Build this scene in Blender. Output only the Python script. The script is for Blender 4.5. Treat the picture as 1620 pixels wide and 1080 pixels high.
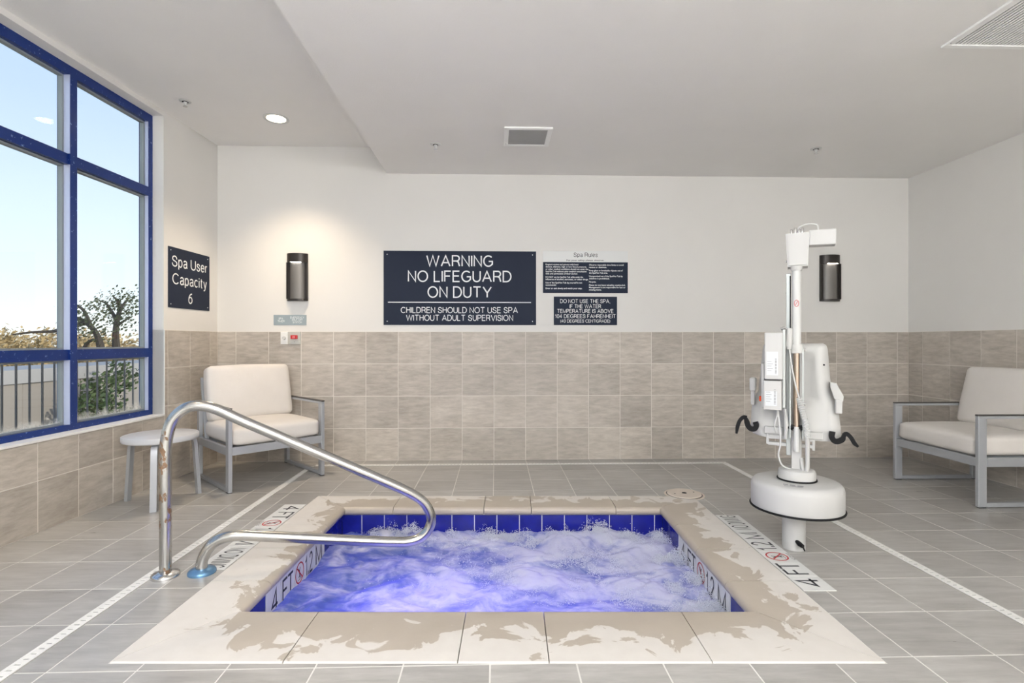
import bpy, bmesh, math, random
from mathutils import Vector, Matrix, noise as mnoise
random.seed(7)
S = bpy.context.scene
COL = S.collection
for o in list(bpy.data.objects): bpy.data.objects.remove(o)

# ------------------------------------------------------------------ camera
CH = 1.1215           # eye height
F = 830.0             # focal length in pixels of the 1620x1080 frame
cam = bpy.data.cameras.new('camera'); cam.sensor_width = 36; cam.lens = F/1620*36
cam.clip_start = .05; cam.clip_end = 300
camo = bpy.data.objects.new('camera', cam); COL.objects.link(camo)
camo.location = (0, 0, CH); camo.rotation_euler = (math.pi/2, 0, 0)
S.camera = camo
# ------------------------------------------------------------------ world, sun, exposure
w = bpy.data.worlds.new('sky'); S.world = w; w.use_nodes = True
nt = w.node_tree; nt.nodes.clear()
out = nt.nodes.new('ShaderNodeOutputWorld'); bg = nt.nodes.new('ShaderNodeBackground')
tc = nt.nodes.new('ShaderNodeTexCoord'); sp = nt.nodes.new('ShaderNodeSeparateXYZ'); rp = nt.nodes.new('ShaderNodeValToRGB')
nt.links.new(tc.outputs['Generated'], sp.inputs[0]); nt.links.new(sp.outputs['Z'], rp.inputs[0])
e = rp.color_ramp.elements
e[0].position = 0.0; e[0].color = (.93, .94, .90, 1)
e[1].position = .9; e[1].color = (.28, .43, .74, 1)
m = e.new(.10); m.color = (.76, .88, .95, 1)
m = e.new(.34); m.color = (.52, .66, .86, 1)
nt.links.new(rp.outputs[0], bg.inputs[0]); bg.inputs[1].default_value = 1.3
nt.links.new(bg.outputs[0], out.inputs[0])
sun = bpy.data.lights.new('sun', 'SUN'); sun.energy = 3.2; sun.color = (1, .86, .66); sun.angle = .01
suno = bpy.data.objects.new('sun', sun); COL.objects.link(suno); suno.rotation_euler = (math.radians(8), math.radians(66), 0)
suno.location = (20, 0, 12)
S.view_settings.view_transform = 'Standard'; S.view_settings.look = 'None'
S.view_settings.exposure = 0.0; S.view_settings.gamma = 1.0; S.view_settings.use_curve_mapping = False
FILL_GLOBE_POWER = 32.0      # emission of the added, unseen opal fill globes
SPOT_POWER = 105.0      # recessed downlight, watts

# ------------------------------------------------------------------ frames and helpers
T = math.radians(1.73)                       # the room is turned this much against the camera and the spa
CT, ST = math.cos(T), math.sin(T)
def R(u, v, z=0.0): return Vector((u*CT - v*ST, u*ST + v*CT, z))
def px(x, y, d): return Vector(((x-810)/F*d, d, CH-(y-540)/F*d))
def tag(o, label=None, cat=None, group=None, kind=None):
    if label: o['label'] = label
    if cat: o['category'] = cat
    if group: o['group'] = group
    if kind: o['kind'] = kind
    return o
def empty(name, loc=(0,0,0), rz=0.0, label=None, cat=None, group=None, kind=None, parent=None):
    o = bpy.data.objects.new(name, None); COL.objects.link(o); o.empty_display_size = .05
    o.location = loc; o.rotation_euler = (0, 0, rz); o.parent = parent
    return tag(o, label, cat, group, kind)
def obj(name, bm, mat=None, parent=None, smooth=False, loc=(0,0,0), rz=0.0):
    if isinstance(bm, bpy.types.Mesh): me = bm
    else:
        bmesh.ops.recalc_face_normals(bm, faces=bm.faces)
        me = bpy.data.meshes.new(name); bm.to_mesh(me); bm.free()
        if mat: me.materials.append(mat)
        if smooth:
            for p in me.polygons: p.use_smooth = True
    o = bpy.data.objects.new(name, me); COL.objects.link(o); o.parent = parent
    o.location = loc; o.rotation_euler = (0, 0, rz)
    return o
def autosmooth(o, ang=35):
    me = o.data
    for p in me.polygons: p.use_smooth = True
    me.set_sharp_from_angle(angle=math.radians(ang)); return o
def B(): return bmesh.new()
def box(bm, x0, x1, y0, y1, z0, z1, bev=0, seg=2, M=None):
    vs = [bm.verts.new((x, y, z)) for x in (x0, x1) for y in (y0, y1) for z in (z0, z1)]
    q = [(0,1,3,2),(4,6,7,5),(0,4,5,1),(2,3,7,6),(0,2,6,4),(1,5,7,3)]
    fs = [bm.faces.new([vs[i] for i in f]) for f in q]
    bmesh.ops.recalc_face_normals(bm, faces=fs)
    if bev:
        es = list({e for f in fs for e in f.edges})
        r = bmesh.ops.bevel(bm, geom=es, offset=bev, segments=seg, affect='EDGES', profile=.5)
        vs = list({v for v in r['verts']} | {v for v in vs if v.is_valid})
    if M is not None:
        for v in vs: v.co = M @ v.co
    return vs
def beam(bm, a, b, wx, wy, up=(0,0,1), bev=0):
    a, b = Vector(a), Vector(b); d = (b-a); L = d.length; d.normalize()
    up = Vector(up)
    if abs(d.dot(up)) > .99: up = Vector((0,1,0))
    x = d.cross(up).normalized(); y = x.cross(d).normalized()
    M = Matrix((( x.x, y.x, d.x, a.x),(x.y, y.y, d.y, a.y),(x.z, y.z, d.z, a.z),(0,0,0,1)))
    box(bm, -wx/2, wx/2, -wy/2, wy/2, 0, L, bev, 1, M)
def tube(bm, pts, r, n=10, caps=True):
    pts = [Vector(p) for p in pts]; rs = r if isinstance(r, (list, tuple)) else [r]*len(pts)
    rings = []; prev = None
    for i, p in enumerate(pts):
        t = (pts[min(i+1, len(pts)-1)] - pts[max(i-1, 0)]).normalized()
        if prev is None:
            a = Vector((0,0,1)) if abs(t.z) < .9 else Vector((1,0,0))
            nrm = t.cross(a).normalized()
        else:
            nrm = (prev - t*prev.dot(t)).normalized()
        prev = nrm; bn = t.cross(nrm)
        rings.append([bm.verts.new(p + (nrm*math.cos(2*math.pi*k/n) + bn*math.sin(2*math.pi*k/n))*rs[i]) for k in range(n)])
    for a, b in zip(rings, rings[1:]):
        for k in range(n): bm.faces.new((a[k], a[(k+1)%n], b[(k+1)%n], b[k]))
    if caps: bm.faces.new(rings[0][::-1]); bm.faces.new(rings[-1])
def lathe(bm, prof, n=40, c=(0,0,0), a0=0.0, a1=2*math.pi, axis='z'):
    full = abs(a1-a0-2*math.pi) < 1e-6
    m = n if full else n+1
    rings = []
    for r, z in prof:
        ring = []
        for k in range(m):
            a = a0+(a1-a0)*k/n
            p = (r*math.cos(a), r*math.sin(a), z) if axis == 'z' else (r*math.cos(a), z, r*math.sin(a))
            ring.append(bm.verts.new((p[0]+c[0], p[1]+c[1], p[2]+c[2])))
        rings.append(ring)
    for a, b in zip(rings, rings[1:]):
        for k in range(n if full else n): 
            k2 = (k+1) % m if full else k+1
            bm.faces.new((a[k], a[k2], b[k2], b[k]))
    if full:
        if prof[0][0] > 1e-5: bm.faces.new(rings[0][::-1])
        if prof[-1][0] > 1e-5: bm.faces.new(rings[-1])
    else:
        bm.faces.new([r[0] for r in rings]); bm.faces.new([r[-1] for r in rings][::-1])
        if prof[0][0] > 1e-5: bm.faces.new(rings[0][::-1])
        if prof[-1][0] > 1e-5: bm.faces.new(rings[-1])
    bmesh.ops.remove_doubles(bm, verts=bm.verts, dist=1e-5)
def prism(bm, poly, z0, z1, M=None, bev=0):
    a = [bm.verts.new((p[0], p[1], z0)) for p in poly]; b = [bm.verts.new((p[0], p[1], z1)) for p in poly]
    f1 = bm.faces.new(a[::-1]); f2 = bm.faces.new(b); n = len(poly)
    sd = [bm.faces.new((a[i], a[(i+1)%n], b[(i+1)%n], b[i])) for i in range(n)]
    vs = a+b
    if bev:
        es = list(f1.edges)+list(f2.edges)
        r = bmesh.ops.bevel(bm, geom=es, offset=bev, segments=2, affect='EDGES')
        vs = list(set(r['verts']) | {v for v in vs if v.is_valid})
    if M is not None:
        for v in vs: v.co = M @ v.co
def bez(pts, n=12):
    """smooth Catmull-Rom curve through points"""
    P = [Vector(p) for p in pts]; P = [2*P[0]-P[1]] + P + [2*P[-1]-P[-2]]; o = []
    for i in range(1, len(P)-2):
        for k in range(n):
            t = k/n; a, b, c, d = P[i-1], P[i], P[i+1], P[i+2]
            o.append(.5*((2*b)+(c-a)*t+(2*a-5*b+4*c-d)*t*t+(3*b-a-3*c+d)*t**3))
    o.append(P[-2]); return o
def clip(poly, n, c):
    """keep the part of a 2-D polygon with n.p <= c"""
    o = []
    for i in range(len(poly)):
        a, b = poly[i], poly[(i+1) % len(poly)]
        da, db = n[0]*a[0]+n[1]*a[1]-c, n[0]*b[0]+n[1]*b[1]-c
        if da <= 0: o.append(a)
        if (da < 0 < db) or (db < 0 < da):
            t = da/(da-db); o.append((a[0]+(b[0]-a[0])*t, a[1]+(b[1]-a[1])*t))
    return o
def area(p): return abs(sum(p[i][0]*p[(i+1)%len(p)][1]-p[(i+1)%len(p)][0]*p[i][1] for i in range(len(p))))/2
def copy_tree(o, parent=None):
    c = o.copy(); COL.objects.link(c); c.parent = parent
    for ch in list(o.children): copy_tree(ch, c)
    return c

# ------------------------------------------------------------------ materials
def mat(name, col, rough=.5, metal=0.0, spec=.5, emit=None, es=0.0):
    m = bpy.data.materials.new(name); m.use_nodes = True
    b = m.node_tree.nodes['Principled BSDF']
    b.inputs['Base Color'].default_value = (*col, 1); b.inputs['Roughness'].default_value = rough
    b.inputs['Metallic'].default_value = metal; b.inputs['Specular IOR Level'].default_value = spec
    if emit: b.inputs['Emission Color'].default_value = (*emit, 1); b.inputs['Emission Strength'].default_value = es
    return m
class NT:
    def __init__(s, m): s.t = m.node_tree; s.b = s.t.nodes.get('Principled BSDF')
    def n(s, kind, **kw):
        x = s.t.nodes.new('ShaderNode'+kind)
        for k, v in kw.items(): setattr(x, k, v)
        return x
    def l(s, a, b): s.t.links.new(a, b)
    def math(s, op, a, b=None, c=None):
        x = s.n('Math', operation=op)
        for i, v in enumerate((a, b, c)):
            if v is None: continue
            if hasattr(v, 'is_linked'): s.l(v, x.inputs[i])
            else: x.inputs[i].default_value = v
        return x.outputs[0]
    def mix(s, f, a, b, blend='MIX'):
        x = s.n('Mix', data_type='RGBA', blend_type=blend)
        for i, v in ((0, f), (6, a), (7, b)):
            if hasattr(v, 'is_linked'): s.l(v, x.inputs[i])
            elif i == 0: x.inputs[0].default_value = v
            else: x.inputs[i].default_value = (*v, 1)
        return x.outputs[2]
    def pos(s, scale=(1,1,1), rnd=0.0, obj=False, rot=0.0):
        src = s.n('TexCoord').outputs['Object'] if obj else s.n('NewGeometry').outputs['Position']
        mp = s.n('Mapping'); mp.inputs['Scale'].default_value = scale; mp.inputs['Rotation'].default_value = (0, 0, rot); s.l(src, mp.inputs[0])
        if rnd:
            oi = s.n('ObjectInfo'); cx = s.n('CombineXYZ'); v = s.math('MULTIPLY', oi.outputs['Random'], rnd)
            for i in range(3): s.l(v, cx.inputs[i])
            s.l(cx.outputs[0], mp.inputs['Location'])
        return mp.outputs[0]
    def noise(s, vec, scale, detail=4, rough=.55, dist=0):
        x = s.n('TexNoise'); s.l(vec, x.inputs['Vector']); x.inputs['Scale'].default_value = scale
        x.inputs['Detail'].default_value = detail; x.inputs['Roughness'].default_value = rough; x.inputs['Distortion'].default_value = dist
        return x.outputs['Fac']
    def ramp(s, f, stops):
        x = s.n('ValToRGB'); s.l(f, x.inputs[0]); e = x.color_ramp.elements
        e[0].position, e[0].color = stops[0][0], (*stops[0][1], 1); e[1].position, e[1].color = stops[-1][0], (*stops[-1][1], 1)
        for p, c in stops[1:-1]: q = e.new(p); q.color = (*c, 1)
        return x.outputs[0]
    def bump(s, h, strength=.2, dist=.01):
        x = s.n('Bump'); x.inputs['Strength'].default_value = strength; x.inputs['Distance'].default_value = dist
        s.l(h, x.inputs['Height']); s.l(x.outputs[0], s.b.inputs['Normal'])

def paint(name, col, rough=.75, bump=.12):
    m = mat(name, col, rough, spec=.25); t = NT(m); p = t.pos()
    f = t.noise(p, 2.2, 3); t.l(t.mix(f, tuple(c*.97 for c in col), tuple(min(1, c*1.03) for c in col)), t.b.inputs['Base Color'])
    t.bump(t.noise(p, 130, 2), bump, .003); return m
def stone(name, dark, light, scale, rough, rnd=20, bump=.15, spec=.4, vary=.16, rot=0.0):
    m = mat(name, light, rough, spec=spec); t = NT(m)
    p = t.pos(scale, rnd, rot=rot); f1 = t.noise(p, 1.0, 8, .66, .25); f2 = t.noise(t.pos((2.2,2.2,2.2), rnd), 1.4, 3)
    f = t.math('ADD', t.math('MULTIPLY', f1, .7), t.math('MULTIPLY', f2, .3))
    c = t.ramp(f, [(.33, dark), (.5, tuple((a+b)/2 for a, b in zip(dark, light))), (.66, light)])
    oi = t.n('ObjectInfo'); hsv = t.n('HueSaturation'); t.l(c, hsv.inputs['Color'])
    t.l(t.math('ADD', t.math('MULTIPLY', oi.outputs['Random'], vary), 1-vary/2), hsv.inputs['Value'])
    t.l(hsv.outputs[0], t.b.inputs['Base Color'])
    t.l(t.math('ADD', t.math('MULTIPLY', f1, .25), rough-.12), t.b.inputs['Roughness'])
    t.bump(f1, bump, .004); return m
M = {}
M['wall'] = paint('painted_plaster', (.735, .72, .69))
M['ceiling'] = paint('ceiling_paint', (.85, .835, .81), .8, .3)
M['walltile'] = stone('wall_tile_stone', (.36, .32, .275), (.58, .53, .47), (8, 8, 34), .5, vary=.22)
M['floortile'] = stone('floor_tile_stone', (.30, .285, .265), (.47, .455, .43), (4, 26, 3), .32, spec=.8, rot=-T)
M['grout'] = paint('pale_grout', (.72, .68, .62), .9, 0)
M['fgrout'] = paint('floor_grout', (.74, .72, .68), .9, 0)
M['white'] = mat('white_enamel', (.62, .62, .605), .4, spec=.3)
M['whitepl'] = mat('white_plastic', (.55, .545, .53), .4, spec=.3)
M['trimwhite'] = mat('white_trim', (.82, .82, .80), .5)
M['steel'] = mat('brushed_steel', (.66, .66, .66), .2, 1.0)
M['chrome'] = mat('chrome', (.75, .74, .72), .1, 1.0)
M['alu'] = mat('grey_powder_coat', (.42, .435, .46), .38, .35)
M['aludark'] = mat('dark_arm_cap', (.06, .055, .05), .4)
M['black'] = mat('black_rubber', (.010, .010, .011), .6, spec=.2)
M['navy'] = mat('navy_sign_panel', (.022, .029, .050), .55, spec=.12)
M['letter'] = mat('white_lettering', (.83, .85, .85), .5)
M['dletter'] = mat('dark_lettering', (.03, .032, .04), .5)
M['red'] = mat('red_print', (.55, .03, .035), .5)
M['orange'] = mat('orange_red_plastic', (.8, .09, .02), .4)
M['bronze'] = mat('dark_bronze', (.035, .03, .027), .36, .5)
M['bronze2'] = mat('bronze_reflector', (.22, .21, .20), .55, .7)
M['greysign'] = mat('grey_blue_plate', (.30, .36, .385), .25)
M['rules_head'] = mat('pale_grey_header', (.70, .71, .70), .4)
M['emit'] = mat('fill_globe_diffuser', (.9, .9, .9), .5, emit=(.985, .99, 1), es=FILL_GLOBE_POWER)
M['warmemit'] = mat('warm_lamp_lens', (.9, .9, .9), .5, emit=(1, .85, .6), es=9)
M['dust'] = mat('dusty_grille', (.36, .36, .35), .8)
M['rod_reflection'] = mat('chrome_rod_painted_reflection', (.56, .45, .37), .2, 1.0)  # coppery reflection on the chrome rod is put into its base colour
M['plate'] = mat('grey_switch_plate', (.52, .52, .48), .4)
# cushions
m = mat('cream_cushion_fabric', (.72, .68, .635), .85, spec=.2); t = NT(m); p = t.pos((1,1,1), 5, True)
t.bump(t.math('ADD', t.noise(p, 380, 2), t.math('MULTIPLY', t.noise(p, 9, 3), 3)), .35, .004)
t.l(t.mix(t.noise(p, 6, 4), (.68, .64, .595), (.76, .72, .68)), t.b.inputs['Base Color']); M['cushion'] = m
# worn steel of the handrail
m = mat('worn_stainless_tube', (.52, .515, .50), .22, 1.0); t = NT(m); p = t.pos((6, 6, 3), obj=True)
sepz = t.n('SeparateXYZ'); t.l(t.n('TexCoord').outputs['Object'], sepz.inputs[0])
rust = t.math('MULTIPLY', t.math('GREATER_THAN', t.noise(p, 3.0, 8, .7), .56), t.math('LESS_THAN', sepz.outputs['X'], .06))
t.l(t.mix(rust, (.50, .495, .48), (.20, .12, .07)), t.b.inputs['Base Color']); t.l(t.math('SUBTRACT', 1.0, t.math('MULTIPLY', rust, .9)), t.b.inputs['Metallic'])
t.l(t.math('ADD', t.math('MULTIPLY', t.noise(p, 30, 3), .2), .12), t.b.inputs['Roughness']); M['rail'] = m
# blue window frame
m = mat('blue_painted_aluminium', (.012, .05, .30), .2, .3); t = NT(m); p = t.pos()
f = t.noise(p, 45, 6, .7); t.l(t.mix(t.math('GREATER_THAN', f, .64), (.008, .035, .20), (.20, .32, .60)), t.b.inputs['Base Color']); t.bump(f, .3, .004); M['frame'] = m
# glass: mostly clear with mirror reflection at grazing angles, film of dust at the foot
m = bpy.data.materials.new('window_glass'); m.use_nodes = True; t = NT(m); t.t.nodes.clear()
o_ = t.n('OutputMaterial'); tr = t.n('BsdfTransparent'); gl = t.n('BsdfGlossy'); gl.inputs['Roughness'].default_value = .02
fr = t.n('LayerWeight'); fr.inputs[0].default_value = .5; mx = t.n('MixShader'); tr.inputs[0].default_value = (.97, .985, .985, 1)
t.l(t.math('ADD', .02, t.math('MULTIPLY', t.math('POWER', fr.outputs['Facing'], 5.0), .5)), mx.inputs[0]); t.l(tr.outputs[0], mx.inputs[1]); t.l(gl.outputs[0], mx.inputs[2])
df = t.n('BsdfDiffuse'); df.inputs[0].default_value = (.78, .78, .74, 1); m2 = t.n('MixShader'); sz = t.n('SeparateXYZ'); t.l(t.n('NewGeometry').outputs['Position'], sz.inputs[0])
hz = t.math('ADD', sz.outputs['Z'], t.math('MULTIPLY', t.noise(t.pos((1, 1, .35)), 26, 5, .7), -.16))
ff = t.n('MapRange'); t.l(hz, ff.inputs[0]); ff.inputs[1].default_value = .48; ff.inputs[2].default_value = .56; ff.inputs[3].default_value = .8; ff.inputs[4].default_value = 0
t.l(ff.outputs[0], m2.inputs[0]); t.l(mx.outputs[0], m2.inputs[1]); t.l(df.outputs[0], m2.inputs[2]); t.l(m2.outputs[0], o_.inputs[0]); M['glass'] = m

# ------------------------------------------------------------------ text: a plain grotesque drawn as strokes (cap height 1)
def arc(cx, cy, rx, ry, a0, a1, n=12): return [(cx+rx*math.cos(math.radians(a0+(a1-a0)*k/n)), cy+ry*math.sin(math.radians(a0+(a1-a0)*k/n))) for k in range(n+1)]
XH = .73
def bowl(x, r=.23): return arc(x, XH/2, r, XH/2, 0, 360, 20)
GL = {
 'A': (.80, [[(0, 0), (.40, 1), (.80, 0)], [(.14, .33), (.66, .33)]]),
 'B': (.64, [[(0, 0), (0, 1), (.36, 1)]+arc(.36, .765, .24, .235, 90, -90)+[(0, .53)], [(.36, .53)]+arc(.38, .265, .26, .265, 90, -90)+[(0, 0)]]),
 'C': (.78, [arc(.43, .5, .43, .5, 42, 318, 20)]), 'D': (.72, [[(0, 0), (0, 1), (.28, 1)]+arc(.28, .5, .44, .5, 90, -90, 18)+[(0, 0)]]),
 'E': (.58, [[(.58, 1), (0, 1), (0, 0), (.60, 0)], [(0, .53), (.54, .53)]]), 'F': (.55, [[(.56, 1), (0, 1), (0, 0)], [(0, .52), (.49, .52)]]),
 'G': (.82, [arc(.43, .5, .43, .5, 45, 322, 20)+[(.80, .20), (.80, .47), (.46, .47)]]), 'H': (.66, [[(0, 0), (0, 1)], [(.66, 0), (.66, 1)], [(0, .53), (.66, .53)]]),
 'I': (.0, [[(0, 0), (0, 1)]]), 'L': (.50, [[(0, 1), (0, 0), (.52, 0)]]), 'M': (.80, [[(0, 0), (0, 1), (.40, .04), (.80, 1), (.80, 0)]]),
 'N': (.66, [[(0, 0), (0, 1), (.66, 0), (.66, 1)]]), 'O': (.88, [arc(.44, .5, .44, .5, 0, 360, 28)]),
 'P': (.62, [[(0, 0), (0, 1), (.36, 1)]+arc(.36, .735, .26, .265, 90, -90)+[(0, .47)]]),
 'R': (.66, [[(0, 0), (0, 1), (.38, 1)]+arc(.38, .745, .25, .255, 90, -90)+[(0, .49)], [(.34, .49), (.54, .40), (.60, .18), (.66, 0)]]),
 'S': (.64, [[(.61, .70)]+arc(.32, .76, .28, .24, 20, 180, 10)+[(.06, .66), (.16, .57), (.48, .46)]+[(.60, .36)]+arc(.32, .25, .31, .25, 10, -180, 12)[1:]+[(0, .31)]]),
 'T': (.70, [[(0, 1), (.70, 1)], [(.35, 1), (.35, 0)]]), 'U': (.66, [[(0, 1), (0, .33)]+arc(.33, .33, .33, .33, 180, 360, 14)+[(.66, 1)]]),
 'V': (.76, [[(0, 1), (.38, 0), (.76, 1)]]), 'W': (1.12, [[(0, 1), (.27, 0), (.56, 1), (.85, 0), (1.12, 1)]]), 'Y': (.76, [[(0, 1), (.38, .42), (.76, 1)], [(.38, .42), (.38, 0)]]),
 'Q': (.88, [arc(.44, .5, .44, .5, 0, 360, 28), [(.5, .25), (.86, -.02)]]), 'K': (.66, [[(0, 0), (0, 1)], [(.62, 1), (0, .36)], [(.22, .58), (.66, 0)]]), 'X': (.7, [[(0, 0), (.7, 1)], [(0, 1), (.7, 0)]]),
 '0': (.56, [arc(.28, .5, .28, .5, 0, 360, 24)]), '1': (.30, [[(0, .76), (.16, .82), (.26, 1), (.26, 0)]]), '2': (.56, [arc(.28, .73, .27, .27, 170, -30, 12)+[(.10, .18), (0, 0), (.58, 0)]]),
 '4': (.60, [[(.44, 0), (.44, 1), (0, .30), (.60, .30)]]), '6': (.56, [arc(.28, .32, .28, .32, 0, 360, 20), arc(.56, .32, .56, .68, 180, 100, 10)+[(.54, .97)]]),
 ',': (.06, [[(.04, .06), (0, -.14)]]), '.': (.10, [[(0, .10), (.14, .10)], [(0, .03), (.14, .03)]]), '-': (.30, [[(0, .38), (.30, .38)]]), '(': (.16, [arc(.32, .42, .28, .62, 125, 235, 8)]), ')': (.16, [arc(-.16, .42, .28, .62, 55, -55, 8)]),
 'a': (.46, [arc(.23, .52, .21, .21, 160, 0, 8)+[(.44, .14), (.50, .0)], [(.44, .42), (.2, .38)]+arc(.2, .19, .18, .19, 90, 270, 8)+[(.32, .03), (.44, .2)]]),
 'p': (.46, [[(0, -.27), (0, XH)], bowl(.23)]), 'u': (.44, [[(0, XH), (0, .2)]+arc(.21, .2, .21, .2, 180, 350, 8)+[(.44, XH)], [(.44, .3), (.44, 0)]]), 'l': (0, [[(0, 0), (0, 1)]]),
 's': (.40, [[(.39, .53)]+arc(.2, .56, .18, .17, 10, 180, 8)+[(.06, .45), (.33, .32)]+arc(.2, .18, .2, .18, 20, -180, 10)+[(0, .22)]]),
 'e': (.46, [[(.01, .38), (.46, .38)]+arc(.235, XH/2, .23, XH/2, 0, 320, 16)]), 'r': (.26, [[(0, 0), (0, XH)], [(0, .42), (.08, .64), (.26, XH-.01)]]),
 'c': (.44, [arc(.24, XH/2, .24, XH/2, 45, 315, 14)]), 'i': (0, [[(0, 0), (0, XH)], [(0, .90), (0, 1.0)]]), 't': (.24, [[(.10, .94), (.10, .12), (.16, .01), (.26, .01)], [(0, XH-.02), (.26, XH-.02)]]),
 'y': (.44, [[(0, XH), (.23, .02)], [(.44, XH), (.20, -.16), (.12, -.25), (.0, -.25)]]), ' ': (.16, [])}
def stroke_text(s, wgt):
    bm = B(); x = 0
    for ch in s:
        adv, lines = GL[ch]
        for L in lines:
            P = [Vector((a+x, b)) for a, b in L]; P = [p for i, p in enumerate(P) if i == 0 or (p-P[i-1]).length > 1e-4]
            closed = (P[0]-P[-1]).length < 1e-3
            if closed: P = P[:-1]
            n = len(P); g = []
            for i, p in enumerate(P):
                a = P[i-1] if (i or closed) else None; b = P[(i+1) % n] if (i < n-1 or closed) else None
                d0 = (p-a).normalized() if a is not None else None; d1 = (b-p).normalized() if b is not None else None
                if d0 is None: d0 = d1
                if d1 is None: d1 = d0
                n0, n1 = Vector((-d0.y, d0.x)), Vector((-d1.y, d1.x)); m_ = n0+n1
                if m_.length < .2: m_ = n0
                m_.normalize(); k = min(1/max(.3, m_.dot(n0)), 1.9)*wgt/2
                g.append((bm.verts.new((p.x+m_.x*k, p.y+m_.y*k, 0)), bm.verts.new((p.x-m_.x*k, p.y-m_.y*k, 0))))
            for i in range(n if closed else n-1):
                a, b = g[i], g[(i+1) % n]; bm.faces.new((a[0], a[1], b[1], b[0]))
        x += adv+.24
    return bm
def text_mesh(s, cap=None, width=None, ext=0, mat_=None, align='CENTER', wgt=.125):
    """lettering in the XY plane, base line centred on the origin"""
    if all(c in GL for c in s) and wgt: bm = stroke_text(s, wgt); ch = 1.0
    else:
        c = bpy.data.curves.new('t', 'FONT'); c.body = s; c.size = 1; c.resolution_u = 2; c.offset = .018
        o = bpy.data.objects.new('t', c); COL.objects.link(o); bpy.context.view_layer.update()
        me = bpy.data.meshes.new_from_object(o.evaluated_get(bpy.context.evaluated_depsgraph_get()))
        bpy.data.objects.remove(o); bpy.data.curves.remove(c)
        bm = B(); bm.from_mesh(me); bpy.data.meshes.remove(me); ch = .729
    xs = [v.co.x for v in bm.verts]; x0, x1 = min(xs), max(xs)
    sy = cap/ch if cap else width/(x1-x0)
    sx = width/(x1-x0) if width else sy
    off = {'CENTER': (x0+x1)/2, 'LEFT': x0, 'RIGHT': x1}[align]
    for v in bm.verts: v.co = ((v.co.x-off)*sx, v.co.y*sy, 0)
    return bm
def wall_text(parent, s, x, z, cap=None, width=None, m='letter', y=-.007, name='lettering', align='CENTER'):
    bm = text_mesh(s, cap, width, align=align)
    for v in bm.verts: v.co = (v.co.x+x, y, v.co.y+z)
    o = obj(name, bm, M[m], parent); return o

# ================================================================== THE SETTING
UL, UR, VB, V0 = -2.60, 4.005, 4.98, -3.4     # left/right walls, back wall, wall behind the camera (room frame)
ZL, ZH, US = 2.705, 2.95, -1.03               # lower ceiling, upper ceiling, edge of the dropped part
WT = .2
# spa outline (world frame = camera frame)
PX0, PX1, PY0, PY1 = -1.405, 1.305, 1.830, 3.800      # outer edge of the coping
IX0, IX1, IY0, IY1 = -1.149, 1.020, 2.165, 3.554      # tiled inner faces
# left wall runs slightly out of square: frame with origin at the corner, s towards the camera
LC = R(UL, VB); LD = (Vector((-2.788, 2.877, 0))-Vector((LC.x, LC.y, 0))).normalized()      # direction of s
LANG = math.atan2(LD.y, LD.x)                 # local +x of left wall things = s ; local +y = into the room? (see LW)
LN = Vector((-LD.y, LD.x, 0))                 # into the room
if LN.x < 0: LN = -LN
def LW(s, n, z): return Vector((LC.x, LC.y, 0)) + LD*s + LN*n + Vector((0, 0, z))
def fbox(bm, f, a0, a1, b0, b1, c0, c1):
    """box in a frame given by the function f(a, b, c)"""
    vs = [bm.verts.new(f(a, b, c)) for a in (a0, a1) for b in (b0, b1) for c in (c0, c1)]
    for q in [(0,1,3,2),(4,6,7,5),(0,4,5,1),(2,3,7,6),(0,2,6,4),(1,5,7,3)]: bm.faces.new([vs[i] for i in q])
# ---- floor: grout bed with single tiles laid on it
bm = B()
def ring(x0, x1, y0, y1):
    return [(x0, y0), (x1, y0), (x1, y1), (x0, y1)]
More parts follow.
